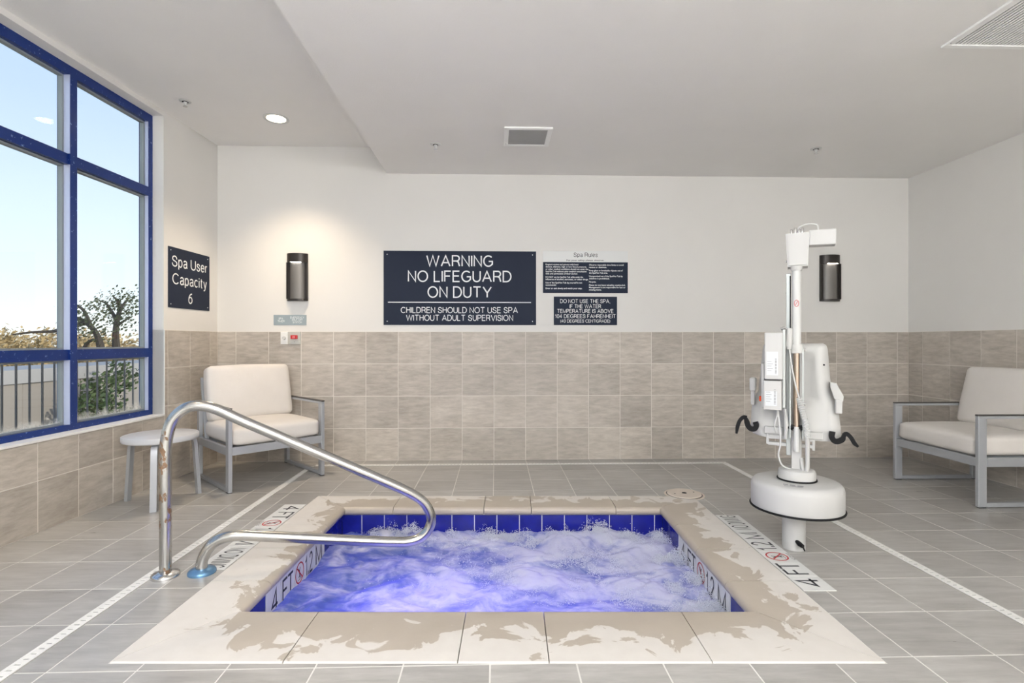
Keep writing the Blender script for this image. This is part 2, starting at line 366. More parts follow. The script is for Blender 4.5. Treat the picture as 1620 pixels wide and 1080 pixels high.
# bed: four slabs around the spa
c0, c1, c2, c3 = R(UL-.35, V0-.1), R(UR+.1, V0-.1), R(UR+.1, VB+.1), R(UL-.2, VB+.1)
quad = [(c.x, c.y) for c in (c0, c1, c2, c3)]
for clips in ([((1,0), PX0)], [((-1,0), -PX1)], [((-1,0), -PX0), ((1,0), PX1), ((0,1), PY0)], [((-1,0), -PX0), ((1,0), PX1), ((0,-1), -PY1)]):
    p = quad
    for n_, c_ in clips: p = clip(p, n_, c_)
    prism(bm, p, -.12, -.0010)
floor = tag(obj('floor', bm, M['fgrout']), 'grey stone tile floor around the sunken spa', 'floor', kind='structure')
G = .003
tm_cache = {}
us = [-.021+.301*k for k in range(-10, 15)]; vs_ = [2.128+.304*k for k in range(-4, 11)]
STRIPS = []
for i in range(len(us)-1):
    for j in range(len(vs_)):
        u0, u1, v0 = us[i]+G, us[i+1]-G, vs_[j]+G; v1 = vs_[j]+.304-G
        if v0 < .7: continue
        v1 = min(v1, VB-.004); u1 = min(u1, UR-.004)
        if v1-v0 < .01 or u1-u0 < .01: continue
        poly = [tuple(R(a, b).xy) for a, b in ((u0, v0), (u1, v0), (u1, v1), (u0, v1))]
        # left wall
        nl = (-LN.x, -LN.y); cl = nl[0]*LC.x+nl[1]*LC.y-.004
        poly = clip(poly, nl, cl)
        if len(poly) < 3 or area(poly) < 2e-4: continue
        e_ = .004
        pieces = []
        if all(p[0] <= PX0-e_ or p[0] >= PX1+e_ or p[1] <= PY0-e_ or p[1] >= PY1+e_ for p in poly) and not any(PX0-.31 < p[0] < PX1+.31 and PY0-.31 < p[1] < PY1+.31 for p in poly):
            pieces = [poly]
        else:
            for clips in ([((1,0), PX0-e_)], [((-1,0), -PX1-e_)], [((-1,0), -PX0+e_), ((1,0), PX1+e_), ((0,1), PY0-e_)], [((-1,0), -PX0+e_), ((1,0), PX1+e_), ((0,-1), -PY1-e_)]):
                q = poly
                for n_, c_ in clips:
                    q = clip(q, n_, c_)
                    if len(q) < 3: break
                if len(q) >= 3 and area(q) > 3e-4: pieces.append(q)
        if not pieces: continue
        bm = B(); cx = R((u0+u1)/2, (v0+v1)/2)
        for q in pieces:
            prism(bm, [(p[0]-cx.x, p[1]-cx.y) for p in q], -.006, 0.0)
        bmesh.ops.remove_doubles(bm, verts=bm.verts, dist=2e-4)
        bmesh.ops.delete(bm, geom=[f for f in bm.faces if f.calc_area() < 1e-7], context='FACES')
        obj('floor_tile', bm, M['floortile'], floor, loc=(cx.x, cx.y, 0))

# ---- back wall
PT = .006      # tile stands this far proud of the plaster
bm = B(); fbox(bm, R, UL-.3, UR+WT, VB, VB+WT, -.12, ZH+.2)
wall_back = tag(obj('wall_back', bm, M['wall']), 'back wall, pale plaster above a wainscot of grey brown square tiles', 'wall', kind='structure')
def tile_box(f, a0, a1, z0, z1, depth=PT, g=.0022):
    """a tile against a wall: f(a, n, z) with n into the room"""
    bm = B()
    a0 += g; a1 -= g; z0 += g; z1 -= g; b = .0015
    o = [bm.verts.new(f(a, 0, z)) for a, z in ((a0,z0),(a1,z0),(a1,z1),(a0,z1))]
    i = [bm.verts.new(f(a, depth, z)) for a, z in ((a0+b,z0+b),(a1-b,z0+b),(a1-b,z1-b),(a0+b,z1-b))]
    bm.faces.new(i)
    for k in range(4): bm.faces.new((o[k], o[(k+1)%4], i[(k+1)%4], i[k]))
    return bm
TH = .3035
def fb(a, n, z): return R(a, VB-n, z)
us = [-.021+.301*k for k in range(-9, 15)]
bm = B(); fbox(bm, fb, UL, UR, 0, .0035, 0, 4*TH)
obj('grout_bed', bm, M['grout'], wall_back)
for r in range(4):
    for a0, a1 in zip(us, us[1:]):
        a0, a1 = max(a0, UL+.002), min(a1, UR-.002)
        if a1-a0 < .02: continue
        obj('wall_tile', tile_box(fb, a0, a1, r*TH, (r+1)*TH), M['walltile'], wall_back)
# ---- right wall
def fr_(a, n, z): return R(UR-n, VB-a, z)
bm = B(); fbox(bm, fr_, -WT, VB-V0+WT, -WT, 0, -.12, ZH+.2)
wall_right = tag(obj('wall_right', bm, M['wall']), 'right wall, pale plaster above a wainscot of grey brown square tiles', 'wall', kind='structure')
bm = B(); fbox(bm, fr_, 0, VB-V0, 0, .0035, 0, 4*TH); obj('grout_bed', bm, M['grout'], wall_right)
cols = [0]+[.174+.297*k for k in range(0, 27)]
for r in range(4):
    for a0, a1 in zip(cols, cols[1:]):
        if a0 > 4.3: continue
        obj('wall_tile', tile_box(fr_, max(a0, .008), a1, r*TH, (r+1)*TH), M['walltile'], wall_right)
# ---- wall behind the camera
bm = B(); fbox(bm, R, UL-.7, UR+WT, V0-WT, V0, -.12, ZH+.2)
tag(obj('wall_front', bm, M['wall']), 'plain plaster wall behind the viewer', 'wall', kind='structure')
# ---- left wall with the window opening
SJ, SE = .738, 8.2        # opening from jamb (near the corner) to its far end
ZS, ZT = .545, 2.910      # sill and head
LL = 8.9
bm = B()
def fl(a, n, z): return LW(a, n, z)
fbox(bm, fl, -.25, SJ, -WT, 0, -.12, ZH+.2)
fbox(bm, fl, SJ, SE, -WT, 0, -.12, ZS-.012); fbox(bm, fl, SJ, SE, -WT, 0, ZT, ZH+.2); fbox(bm, fl, SE, LL, -WT, 0, -.12, ZH+.2)
wall_left = tag(obj('wall_left', bm, M['wall']), 'window wall on the left, plaster above brown tiles', 'wall', kind='structure')
bm = B(); fbox(bm, fl, 0, SJ-.004, 0, .0035, 0, 4*TH); fbox(bm, fl, SJ-.004, LL, 0, .0035, 0, ZS-.014)
obj('grout_bed', bm, M['grout'], wall_left)
cols = [.008]+[.13+.2825*k for k in range(0, 30)]
for r in range(4):
    for a0, a1 in zip(cols, cols[1:]):
        z0, z1 = r*TH, (r+1)*TH
        if a0 > 4.4: continue
        if z0 < ZS < z1 and a1 > SJ:
            if a0 < SJ: 
                obj('wall_tile', tile_box(fl, a0, SJ-.003, z0, z1), M['walltile'], wall_left); a0 = SJ-.001
            z1 = ZS-.014
        elif z0 >= ZS:
            if a0 > SJ-.02: continue
            a1 = min(a1, SJ-.003)
        obj('wall_tile', tile_box(fl, a0, a1, z0, z1), M['walltile'], wall_left)
# ---- ceilings
bm = B(); fbox(bm, R, US, UR+.1, V0-.1, VB+.1, ZL, ZH+.2)
tag(obj('ceiling', bm, M['ceiling']), 'dropped pale grey ceiling over the spa', 'ceiling', kind='structure')
bm = B(); prism(bm, [tuple(q.xy) for q in (R(US, VB+.1), LW(-.2, -WT+.01, 0), LW(LL, -WT+.01, 0), R(US, V0-.1))], ZH, ZH+.2)
tag(obj('ceiling', bm, M['ceiling']), 'higher strip of ceiling along the window', 'ceiling', kind='structure')
# ---- window sill and reveal
bm = B(); fbox(bm, fl, SJ, SE, -WT, .012, ZS-.012, ZS)
tag(obj('trim_1', bm, M['trimwhite']), 'white stone sill under the blue framed window', 'sill', kind='structure')
bm = B(); fbox(bm, fl, SJ-.004, SJ, -WT, .008, ZS, 4*TH)
tag(obj('trim_2', bm, M['trimwhite']), 'white edge trim beside the window jamb', 'trim', kind='structure')
# ---- window
win = empty('window_1', LW(SJ, 0, ZS), 0, 'tall blue framed window divided by transoms and mullions', 'window', kind='structure')
wo = Vector(win.location)
def fw(a, n, z): return LW(a, n, z)-wo
N0, N1 = -.165, -.088     # frame depth (outer, inner)
def wpart(name, a0, a1, n0, n1, z0, z1, m='frame'):
    bm = B(); fbox(bm, fw, a0, a1, n0, n1, z0, z1); return obj(name, bm, M[m], win)
FW = .055
M['bead'] = mat('grey_glazing_bead', (.24, .27, .28), .4); M['edge_sheen'] = mat('painted_frame_sheen', (.50, .55, .72), .3, .2)  # pale lavender paints reflected light onto strips along the frame sides
wpart('head_frame', SJ, SE, N0, N1, ZT-FW-.01, ZT); wpart('sill_frame', SJ, SE, N0, N1, ZS, ZS+.04)
wpart('jamb', SJ, SJ+.045, N0, N1, ZS+.04, ZT-FW-.01)
PITCH = .865
mull = [SJ+.72+PITCH*k for k in range(0, 9)]
mull = [a for a in mull if a < SE-.2]
T1, T2 = 1.035, 2.30
zs = [(ZS+.04, T1-.034), (T1+.034, T2-.036), (T2+.036, ZT-FW-.01)]
for a in mull:
    wpart('mullion', a, a+.052, N0, N1+.012, ZS+.04, ZT-FW-.01)
    for z0, z1 in zs: wpart('mullion_sheen', a+.052, a+.056, -.117, N1+.010, z0, z1, 'edge_sheen')
for z0, z1 in zs: wpart('jamb_sheen', SJ+.045, SJ+.049, -.117, N1-.002, z0, z1, 'edge_sheen')
edges = [SJ+.045]+[x for a in mull for x in (a, a+.052)]+[SE]
for a0, a1 in zip(edges[::2], edges[1::2]):
    for z in (T1, T2): wpart('transom', a0, a1, N0, N1, z-.034, z+.034)
    for z0, z1 in zs:
        wpart('pane', a0+.012, a1-.012, -.137, -.131, z0+.008, z1-.008, 'glass')
        bm = B()
        for q in ((a0, a0+.014, z0, z1), (a1-.014, a1, z0, z1), (a0+.014, a1-.014, z0, z0+.012), (a0+.014, a1-.014, z1-.012, z1)):
            fbox(bm, fw, q[0], q[1], -.15, -.118, q[2], q[3])
        obj('glazing_bead', bm, M['bead'], win)

# ================================================================== SPA
def coping_wet(name):
    m = mat(name, (.80, .74, .66), .55, spec=.4); t = NT(m); g = t.n('NewGeometry'); s = t.n('SeparateXYZ'); t.l(g.outputs['Position'], s.inputs[0])
    cx, cy, hx, hy = (IX0+IX1)/2, (IY0+IY1)/2, (IX1-IX0)/2, (IY1-IY0)/2
    ax = t.math('SUBTRACT', t.math('ABSOLUTE', t.math('SUBTRACT', s.outputs['X'], cx)), hx)
    ay = t.math('SUBTRACT', t.math('ABSOLUTE', t.math('SUBTRACT', s.outputs['Y'], cy)), hy)
    dist = t.math('MAXIMUM', ax, ay)                                   # distance from the water's edge
    p = t.pos((1, 1, 1)); n1 = t.noise(p, 5.0, 5, .55, 1.2); n2 = t.noise(p, 2.3, 2, .5)
    side = t.math('MULTIPLY', t.math('LESS_THAN', s.outputs['X'], IX0+.02), .13)      # the left stones have dried
    v = t.math('ADD', t.math('ADD', dist, side), t.math('MULTIPLY', t.math('SUBTRACT', n1, .5), .75))
    v = t.math('ADD', v, t.math('MULTIPLY', t.math('SUBTRACT', n2, .5), .35))
    wet = t.n('MapRange'); t.l(v, wet.inputs[0]); wet.inputs[1].default_value = .165; wet.inputs[2].default_value = .18; wet.inputs[3].default_value = 1; wet.inputs[4].default_value = 0
    dry = t.mix(t.noise(p, 14, 5), (.64, .60, .55), (.72, .685, .64)); wt = t.mix(t.noise(p, 9, 4), (.42, .365, .30), (.49, .43, .36))
    t.l(t.mix(wet.outputs[0], dry, wt), t.b.inputs['Base Color'])
    t.l(t.math('SUBTRACT', .6, t.math('MULTIPLY', wet.outputs[0], .32)), t.b.inputs['Roughness'])
    t.bump(t.noise(p, 60, 4), .12, .003); return m
M['coping'] = coping_wet('cream_coping_stone')
spa = empty('spa_pool', (0, 0, 0), 0, 'square sunken spa with cream stone coping and cobalt blue waterline tiles', 'spa pool')
TOPZ, NB = .004, -.047
def coping(side, a, b, m0, m1):
    """one stone: side, from a to b along the side (outer edge), mitre flags at its ends"""
    if side in 'FB': Wd = (IY0-PY0 if side == 'F' else PY1-IY1)+.026
    else: Wd = (IX0-PX0 if side == 'L' else PX1-IX1)+.026
    r = .027; g = .0018
    prof = [(0, -.05), (0, TOPZ-.004), (.004, TOPZ)]
    for k in range(0, 9):
        an = math.pi/2 - math.pi*k/8
        prof.append((Wd-r+r*math.cos(an), TOPZ-r+r*math.sin(an)))
    prof += [(Wd-r-.01, NB), (Wd-r-.01, -.05)]
    Wf = {'F': IY0-PY0+.026, 'B': PY1-IY1+.026, 'L': IX0-PX0+.026, 'R': PX1-IX1+.026}
    def pt(u, wv, z):
        if side == 'F': return (u, PY0+wv, z)
        if side == 'B': return (u, PY1-wv, z)
        if side == 'L': return (PX0+wv, u, z)
        return (PX1-wv, u, z)
    def end(u, wv, flag, sgn):
        if not flag: return u+g*sgn
        return u + sgn*(wv*Wf[flag]/Wd + g)
    bm = B()
    A = [bm.verts.new(pt(end(a, wv, m0, 1), wv, z)) for wv, z in prof]
    C = [bm.verts.new(pt(end(b, wv, m1, -1), wv, z)) for wv, z in prof]
    n = len(prof)
    for i in range(n): bm.faces.new((A[i], A[(i+1)%n], C[(i+1)%n], C[i]))
    bm.faces.new(A); bm.faces.new(C[::-1])
    return autosmooth(obj('coping_stone', bm, M['coping'], spa), 40)
xs = [-.80, -.19, .13, .70]; ys = [2.45, 2.84, 3.21]
for side, lo, hi, js, ma, mb in (('F', PX0, PX1, xs, 'L', 'R'), ('B', PX0, PX1, xs, 'L', 'R'), ('L', PY0, PY1, ys, 'F', 'B'), ('R', PY0, PY1, ys, 'F', 'B')):
    e_ = [lo]+js+[hi]
    for k in range(len(e_)-1): coping(side, e_[k], e_[k+1], ma if k == 0 else None, mb if k == len(e_)-2 else None)
# grout under the stones and shell of the basin
M['shell'] = mat('white_plaster_basin', (.50, .55, .75), .6)
bm = B(); zb = -1.1
for x0, x1, y0, y1 in ((PX0+.02, IX0-.008, PY0+.02, PY1-.02), (IX1+.008, PX1-.02, PY0+.02, PY1-.02), (IX0-.008, IX1+.008, PY0+.02, IY0-.008), (IX0-.008, IX1+.008, IY1+.008, PY1-.02)):
    box(bm, x0, x1, y0, y1, zb, NB-.006)
box(bm, PX0+.02, PX1-.02, PY0+.02, PY1-.02, zb-.1, zb)
obj('basin', bm, M['shell'], spa)
m = mat('cobalt_glazed_tile', (.008, .012, .22), .12, spec=.6); t = NT(m); p = t.pos((1,1,1), 9)
t.l(t.mix(t.noise(p, 9, 4), (.004, .006, .13), (.014, .022, .36)), t.b.inputs['Base Color']); t.bump(t.noise(p, 25, 2), .1, .003); M['cobalt'] = m
M['poolgrout'] = mat('light_pool_grout', (.75, .75, .78), .8)
TS = .1524; ZT0 = NB-.003; ZT1 = ZT0-TS
def fwB(a, n, z): return Vector((a, IY1-n, z))
def fwF(a, n, z): return Vector((a, IY0+n, z))
def fwL(a, n, z): return Vector((IX0+n, a, z))
def fwR(a, n, z): return Vector((IX1-n, a, z))
MK = {'L': (2.435, 3.197), 'R': (2.435, 3.197)}
for f, lo, hi, key in ((fwB, IX0, IX1, 'B'), (fwF, IX0, IX1, 'F'), (fwL, IY0, IY1, 'L'), (fwR, IY0, IY1, 'R')):
    bm = B(); fbox(bm, f, lo-.008 if key in 'BF' else lo, hi+.008 if key in 'BF' else hi, -.008, 0.001, ZT1-.01, ZT0+.004); obj('tile_grout', bm, M['poolgrout'], spa)
    if key in MK:
        a, b = MK[key]
        st = sorted([a-TS*k for k in range(1, 4)]+[b+TS*k for k in range(0, 4)])
        spans = [(x, x+TS) for x in st]
        wt = mat('white_depth_tile', (.78, .78, .76), .2) if 'depthtile' not in M else M['depthtile']; M['depthtile'] = wt
        for k in range(5): obj('depth_marker_tile', tile_box(f, a+(b-a)/5*k, a+(b-a)/5*(k+1), ZT1, ZT0, .007, .0008), M['depthtile'], spa)
    else:
        spans = [(lo+.02+TS*k-.04, lo+.02+TS*(k+1)-.04) for k in range(0, 15)]
    for s0, s1 in spans:
        s0, s1 = max(s0, lo+.001), min(s1, hi-.001)
        if s1-s0 > .015: obj('waterline_tile', tile_box(f, s0, s1, ZT1, ZT0, .006, .002), M['cobalt'], spa)
# lettering on the waterline depth markers
def ringmesh(bm, c, r, wd, n=28):
    a = [bm.verts.new((c[0]+r*math.cos(2*math.pi*k/n), c[1]+r*math.sin(2*math.pi*k/n), 0)) for k in range(n)]
    b = [bm.verts.new((c[0]+(r-wd)*math.cos(2*math.pi*k/n), c[1]+(r-wd)*math.sin(2*math.pi*k/n), 0)) for k in range(n)]
    for k in range(n): bm.faces.new((a[k], a[(k+1)%n], b[(k+1)%n], b[k]))
def stroke(bm, a, b, wd):
    a, b = Vector((*a, 0)), Vector((*b, 0)); d = (b-a).normalized(); n = Vector((-d.y, d.x, 0))*wd/2
    bm.faces.new([bm.verts.new(q) for q in (a-n, b-n, b+n, a+n)])
def diver(bm, c, s):
    """little figure plunging head first"""
    n = 10; bm.faces.new([bm.verts.new((c[0]+s*(.05+.10*math.cos(2*math.pi*k/n)), c[1]+s*(-.30+.10*math.sin(2*math.pi*k/n)), 0)) for k in range(n)])
    stroke(bm, (c[0]+s*.02, c[1]-s*.18), (c[0]-s*.05, c[1]+s*.12), s*.15)
    stroke(bm, (c[0]-s*.05, c[1]+s*.12), (c[0]-s*.22, c[1]+s*.40), s*.09); stroke(bm, (c[0]-s*.03, c[1]+s*.12), (c[0]+s*.12, c[1]+s*.40), s*.09)
    stroke(bm, (c[0]+s*.02, c[1]-s*.14), (c[0]-s*.22, c[1]-s*.30), s*.06)
    for k, sx in enumerate((-.3, 0, .3)): stroke(bm, (c[0]+s*(sx-.1), c[1]-s*.5), (c[0]+s*(sx+.1), c[1]-s*.47), s*.05)
def marker(parent, L, H, frame, items, d=.0008):
    """lettering laid out in (a along reading direction 0..L, b up 0..H); frame(a, b, n) -> position"""
    def put(bm, m, name):
        for v in bm.verts: v.co = frame(v.co.x, v.co.y, d)
        obj(name, bm, M[m], parent)
    for it in items:
        if it[0] == 'txt':
            _, s, a, b, cap, wd = it; bm = text_mesh(s, cap, wd)
            for v in bm.verts: v.co = (v.co.x+a, v.co.y+b, 0)
            put(bm, 'dletter', 'lettering')
        else:
            _, a, b, r = it
            bm = B(); diver(bm, (a, b), r*1.25); put(bm, 'dletter', 'diver_symbol')
            bm = B(); ringmesh(bm, (a, b), r, r*.13); stroke(bm, (a-r*.68, b+r*.68), (a+r*.68, b-r*.68), r*.13); d0 = d; d += .0004; put(bm, 'red', 'prohibition_ring'); d = d0
            bm = text_mesh('NO DIVING', r*.26, r*1.6)
            for v in bm.verts: v.co = (v.co.x+a, v.co.y+b-r*1.42, 0)
            put(bm, 'dletter', 'lettering')
itemsW = [('txt', '4', .085, .024, .105, .07), ('txt', 'F', .202, .024, .105, .056), ('txt', 'T', .270, .024, .105, .062), ('no', .385, .082, .056), ('txt', '1.2', .515, .024, .105, .105), ('txt', 'M', .665, .024, .105, .10)]
marker(spa, .762, TS, lambda a, b, n: Vector((IX0+.007+n, 2.435+a, ZT1+b)), itemsW)
marker(spa, .762, TS, lambda a, b, n: Vector((IX1-.007-n, 3.197-a, ZT1+b)), itemsW)
# decals on the deck
M['decal'] = mat('white_deck_marker', (.74, .74, .72), .45)
itemsD = [('txt', '4', .075, .03, .10, .085), ('txt', 'F', .192, .03, .10, .056), ('txt', 'T', .258, .03, .10, .062), ('no', .375, .080, .055), ('txt', '1.2', .515, .03, .10, .115), ('txt', 'M', .665, .03, .10, .10), ('txt', 'NO DIVING', .89, .035, .09, .25)]
for side in ('L', 'R'):
    L = 1.03; H = .146
    root = empty('depth_marker', (PX0-.082, 3.1, .0) if side == 'L' else (PX1+.082, 2.87, 0), 0,
        'white 4 FT depth marker strip on the floor left of the spa' if side == 'L' else 'white 4 FT depth marker strip on the floor beside the pool lift', 'depth marker', 'deck depth markers')
    ro = Vector(root.location)
    if side == 'R': fr2 = lambda a, b, n: Vector((PX1+.155-b, 2.357+a, .0022+n))-ro
    else: fr2 = lambda a, b, n: Vector((PX0-.155+b, 3.608-a, .0022+n))-ro
    for k in range(7):
        bm = B(); fbox(bm, fr2, k*L/7+.0012, (k+1)*L/7-.0012, 0, H, -.0022, 0); obj('marker_tile', bm, M['decal'], root)
    marker(root, L, H, fr2, itemsD)
# ---- churning water
NX, NY = 230, 150
sx0, sx1, sy0, sy1 = IX0+.002, IX1-.002, IY0+.002, IY1-.002
JETS = [(-.83, 3.47, .060, .10), (-.62, 3.45, .04, .12), (-.12, 3.40, .045, .13), (.34, 3.42, .05, .13), (.58, 3.46, .07, .13), (.20, 3.2, .02, .2), (.86, 3.28, .035, .16), (.85, 2.8, .025, .25), (-.3, 3.3, .025, .2), (.05, 2.9, .015, .3)]
def wz(x, y):
    p = Vector((x, y, 0))
    wp = p + Vector((mnoise.noise(p*3.1), mnoise.noise(p*3.1+Vector((9, 2, 4))), 0))*.16
    h = .030*mnoise.fractal(wp*4.2, 1.0, 2.1, 6) + .016*abs(mnoise.noise(wp*9.0))
    for jx, jy, jh, jr in JETS:
        q = ((x-jx)**2+((y-jy)*1.1)**2)/jr**2
        if q < 6: h += .5*jh*math.exp(-q)*(1+.5*mnoise.fractal(wp*9+Vector((3, 1, 7)), .8, 2.2, 4))
    edge = min(x-sx0, sx1-x, y-sy0, sy1-y)
    return -.176 + h
bm = B(); grid = [[bm.verts.new((sx0+(sx1-sx0)*i/NX, sy0+(sy1-sy0)*j/NY, 0)) for i in range(NX+1)] for j in range(NY+1)]
for row in grid:
    for v in row: v.co.z = wz(v.co.x, v.co.y)
for j in range(NY):
    for i in range(NX): bm.faces.new((grid[j][i], grid[j][i+1], grid[j+1][i+1], grid[j+1][i]))
m = bpy.data.materials.new('foaming_water'); m.use_nodes = True; t = NT(m); b = t.b
p = t.pos((1, 1.5, 1.2)); n1 = t.noise(p, 3.2, 9, .62, 1.1); n2 = t.noise(p, 9, 6, .65, .8)
gs = t.n('SeparateXYZ'); t.l(t.n('NewGeometry').outputs['Position'], gs.inputs[0])
foam = t.math('ADD', t.math('MULTIPLY', n1, .75), t.math('MULTIPLY', n2, .25))
foam = t.math('ADD', foam, t.math('MULTIPLY', t.math('ADD', gs.outputs['Z'], .165), 2.2))
foam = t.math('ADD', foam, t.math('MULTIPLY', gs.outputs['X'], .07))
fm = t.n('MapRange'); fm.interpolation_type = 'SMOOTHSTEP'; t.l(foam, fm.inputs[0]); fm.inputs[1].default_value = .33; fm.inputs[2].default_value = .60
F_ = fm.outputs[0]
t.l(t.mix(F_, (.06, .12, .30), (.86, .87, .90)), b.inputs['Base Color'])
b.inputs['Roughness'].default_value = .22; b.inputs['Specular IOR Level'].default_value = .35
tl = t.n('BsdfTranslucent'); t.l(t.mix(F_, (.55, .62, .98), (.92, .92, .97)), tl.inputs[0])
ms = t.n('MixShader'); ms.inputs[0].default_value = .45; t.l(b.outputs[0], ms.inputs[1]); t.l(tl.outputs[0], ms.inputs[2])
t.l(ms.outputs[0], t.t.nodes['Material Output'].inputs[0]); t.bump(n2, .25, .02)
water = tag(obj('spa_water', bm, m, None, True), 'churning blue and violet spa water covered in white foam', 'water', kind='stuff')
# spray thrown up by the jets: a cloud of fine droplets
rs = random.Random(11); m = mat('spray_droplets', (.88, .90, .93), .4); t = NT(m); tl = t.n('BsdfTranslucent'); tl.inputs[0].default_value = (.9, .92, .96, 1); ms = t.n('MixShader'); ms.inputs[0].default_value = .4
t.l(t.b.outputs[0], ms.inputs[1]); t.l(tl.outputs[0], ms.inputs[2]); t.l(ms.outputs[0], t.t.nodes['Material Output'].inputs[0])
PL = [(-.84, 3.47, .125, .09), (-.66, 3.44, .10, .10), (-.42, 3.40, .06, .12), (-.13, 3.42, .085, .12), (.05, 3.36, .07, .12), (.33, 3.44, .095, .10), (.57, 3.46, .13, .11), (.72, 3.40, .08, .12), (.92, 3.30, .11, .10), (.95, 3.05, .09, .10), (.96, 2.75, .08, .12), (.95, 2.5, .06, .12), (.4, 3.1, .04, .25), (-.1, 2.9, .03, .35), (.6, 2.7, .03, .3)]
verts, faces = [], []
for px_, py_, ph, pr in PL:
    for k in range(5200):
        a = rs.gauss(0, .6)*pr*1.2; b_ = rs.gauss(0, .45)*pr; q = rs.random()**1.7
        x, y = px_+a, py_+b_; top = 1.15*ph*math.exp(-(a/pr)**2*.8)*(.75+.6*mnoise.noise(Vector((x*14, y*14, 3))))
        z = -.170+q*max(.01, top)
        if not (sx0+.01 < x < sx1-.01 and sy0+.01 < y < sy1-.012) or z > -.055: continue
        if mnoise.fractal(Vector((x*11, y*11, z*16)), 1, 2, 4) < -.12+q*.25: continue
        sz_ = rs.uniform(.0016, .0040)
        d1 = Vector((rs.gauss(0, 1), rs.gauss(0, 1), rs.gauss(0, 1))).normalized(); d2 = d1.orthogonal().normalized(); d3 = d1.cross(d2); c = Vector((x, y, z)); n0 = len(verts)
        verts += [c+d1*sz_, c-d1*sz_*.5+d2*sz_*.87, c-d1*sz_*.5-d2*sz_*.87, c+d3*sz_]; faces += [(n0, n0+1, n0+2), (n0, n0+1, n0+3), (n0+1, n0+2, n0+3), (n0+2, n0, n0+3)]
me = bpy.data.meshes.new('water_spray'); me.from_pydata(verts, [], faces); me.materials.append(m)
tag(obj('water_spray', me), 'white spray thrown up by the jets at the back of the spa', 'spray', kind='stuff')
# underwater lamps in the basin wall
for x, y, pw in ((-.45, 2.35, 4.5), (.30, 2.35, 1.3)):
    root = empty('underwater_light', (x, IY0, -.62), 0, None, None)
    tag(root, 'violet underwater lamp in the spa wall, ' + ('left one' if x < 0 else 'right one'), 'lamp')
    bm = B(); lathe(bm, [(.0, 0), (.075, 0), (.075, .012), (.06, .02), (0, .02)], 24, axis='y'); obj('lens', bm, mat('violet_lens', (.3, .25, .9), .3, emit=(.22, .16, 1), es=20), root, True)
    L_ = bpy.data.lights.new('underwater_bulb', 'AREA'); L_.shape = 'DISK'; L_.size = .5; L_.energy = pw; L_.color = (.22, .17, 1)
    lo = bpy.data.objects.new('underwater_bulb', L_); COL.objects.link(lo); lo.parent = root; lo.location = (0, .3, .1); lo.rotation_euler = (math.radians(160), 0, 0)

# ================================================================== CEILING FITTINGS
def fill_globe(u, v, label):
    """added fill light built as an opal glass globe on a short stem"""
    root = empty('fill_globe', R(u, v, ZL), T, label, 'light', 'added opal globe fill lights out of view')
    bm = B(); lathe(bm, [(0, 0), (.07, 0), (.07, -.018), (.02, -.03), (.012, -.04), (.012, -.15), (0, -.15)], 24); autosmooth(obj('stem', bm, M['white'], root), 40)
    bm = B(); r = .22; lathe(bm, [(r*math.sin(math.pi*k/16)+.0001*(k in (0, 16)), -.14-r+r*math.cos(math.pi*k/16)) for k in range(17)], 32); obj('globe', bm, M['emit'], root, True)
for u, v in ((-.7, -1.5), (.5, -1.5), (1.7, -1.5), (-.7, -2.8), (.5, -2.8), (1.7, -2.8), (-.85, .55)):  # unseen globes added to brighten the room
    fill_globe(u, v, 'added opal globe fill light out of view, %s row, %s' % ('nearest' if v > 0 else 'near' if v > -2 else 'far', 'on the window side' if u < 0 else 'in the middle' if u < 1 else 'on the right'))
def downlight(p, label, pw):
    root = empty('downlight', p, T, label, 'light', 'round recessed downlights in the higher ceiling')
    bm = B(); lathe(bm, [(.077, .0), (.077, -.004), (.099, -.006), (.101, -.001), (.101, 0)], 40); autosmooth(obj('trim_ring', bm, M['white'], root), 40)
    bm = B(); lathe(bm, [(0, -.002), (.074, -.002), (.074, 0.0), (0, 0.0)], 32); obj('lens', bm, M['warmemit'], root)
    L_ = bpy.data.lights.new('downlight_bulb', 'SPOT'); L_.energy = pw; L_.color = (1, .80, .56); L_.spot_size = math.radians(108); L_.spot_blend = 1.0; L_.shadow_soft_size = .06
    lo = bpy.data.objects.new('downlight_bulb', L_); COL.objects.link(lo); lo.parent = root; lo.location = (0, 0, -.07)
downlight((-1.935, 4.305, ZH), 'round lit downlight in the ceiling above the left armchair', SPOT_POWER)
downlight(tuple(R(-1.8, 1.9, ZH)), 'round lit downlight in the ceiling by the window, nearer the viewer', SPOT_POWER*.2)
downlight(tuple(R(-1.8, -.5, ZH)), 'round lit downlight in the ceiling by the window, behind the viewer', SPOT_POWER*.2)
def sprinkler(p, label):
    root = empty('sprinkler_head', p, T, label, 'sprinkler', 'ceiling sprinkler heads')
    bm = B(); lathe(bm, [(.0, -.006), (.03, -.006), (.042, -.002), (.043, 0), (0, 0)], 28); autosmooth(obj('escutcheon', bm, M['white'], root), 40)
    bm = B(); lathe(bm, [(0, -.03), (.008, -.03), (.011, -.006), (0, -.006)], 14); 
    for s in (-1, 1): beam(bm, (s*.014, 0, -.006), (s*.004, 0, -.038), .004, .004)
    obj('body', bm, M['white'], root)
    bm = B(); lathe(bm, [(0, -.042), (.016, -.042), (.016, -.039), (0, -.039)], 16); obj('deflector', bm, M['steel'], root)
    bm = B(); lathe(bm, [(0, -.007), (.022, -.007), (.022, -.0061), (0, -.0061)], 20); obj('socket', bm, M['black'], root)
sprinkler(tuple(px(293, 160, 830*(ZH-CH)/380)), 'small sprinkler head in the higher ceiling by the window')
sprinkler(tuple(px(689, 228, 830*(ZL-CH)/312)), 'small sprinkler head left of the ceiling vent')
sprinkler(tuple(px(1291, 235, 830*(ZL-CH)/305)), 'small sprinkler head in the ceiling near the right wall')
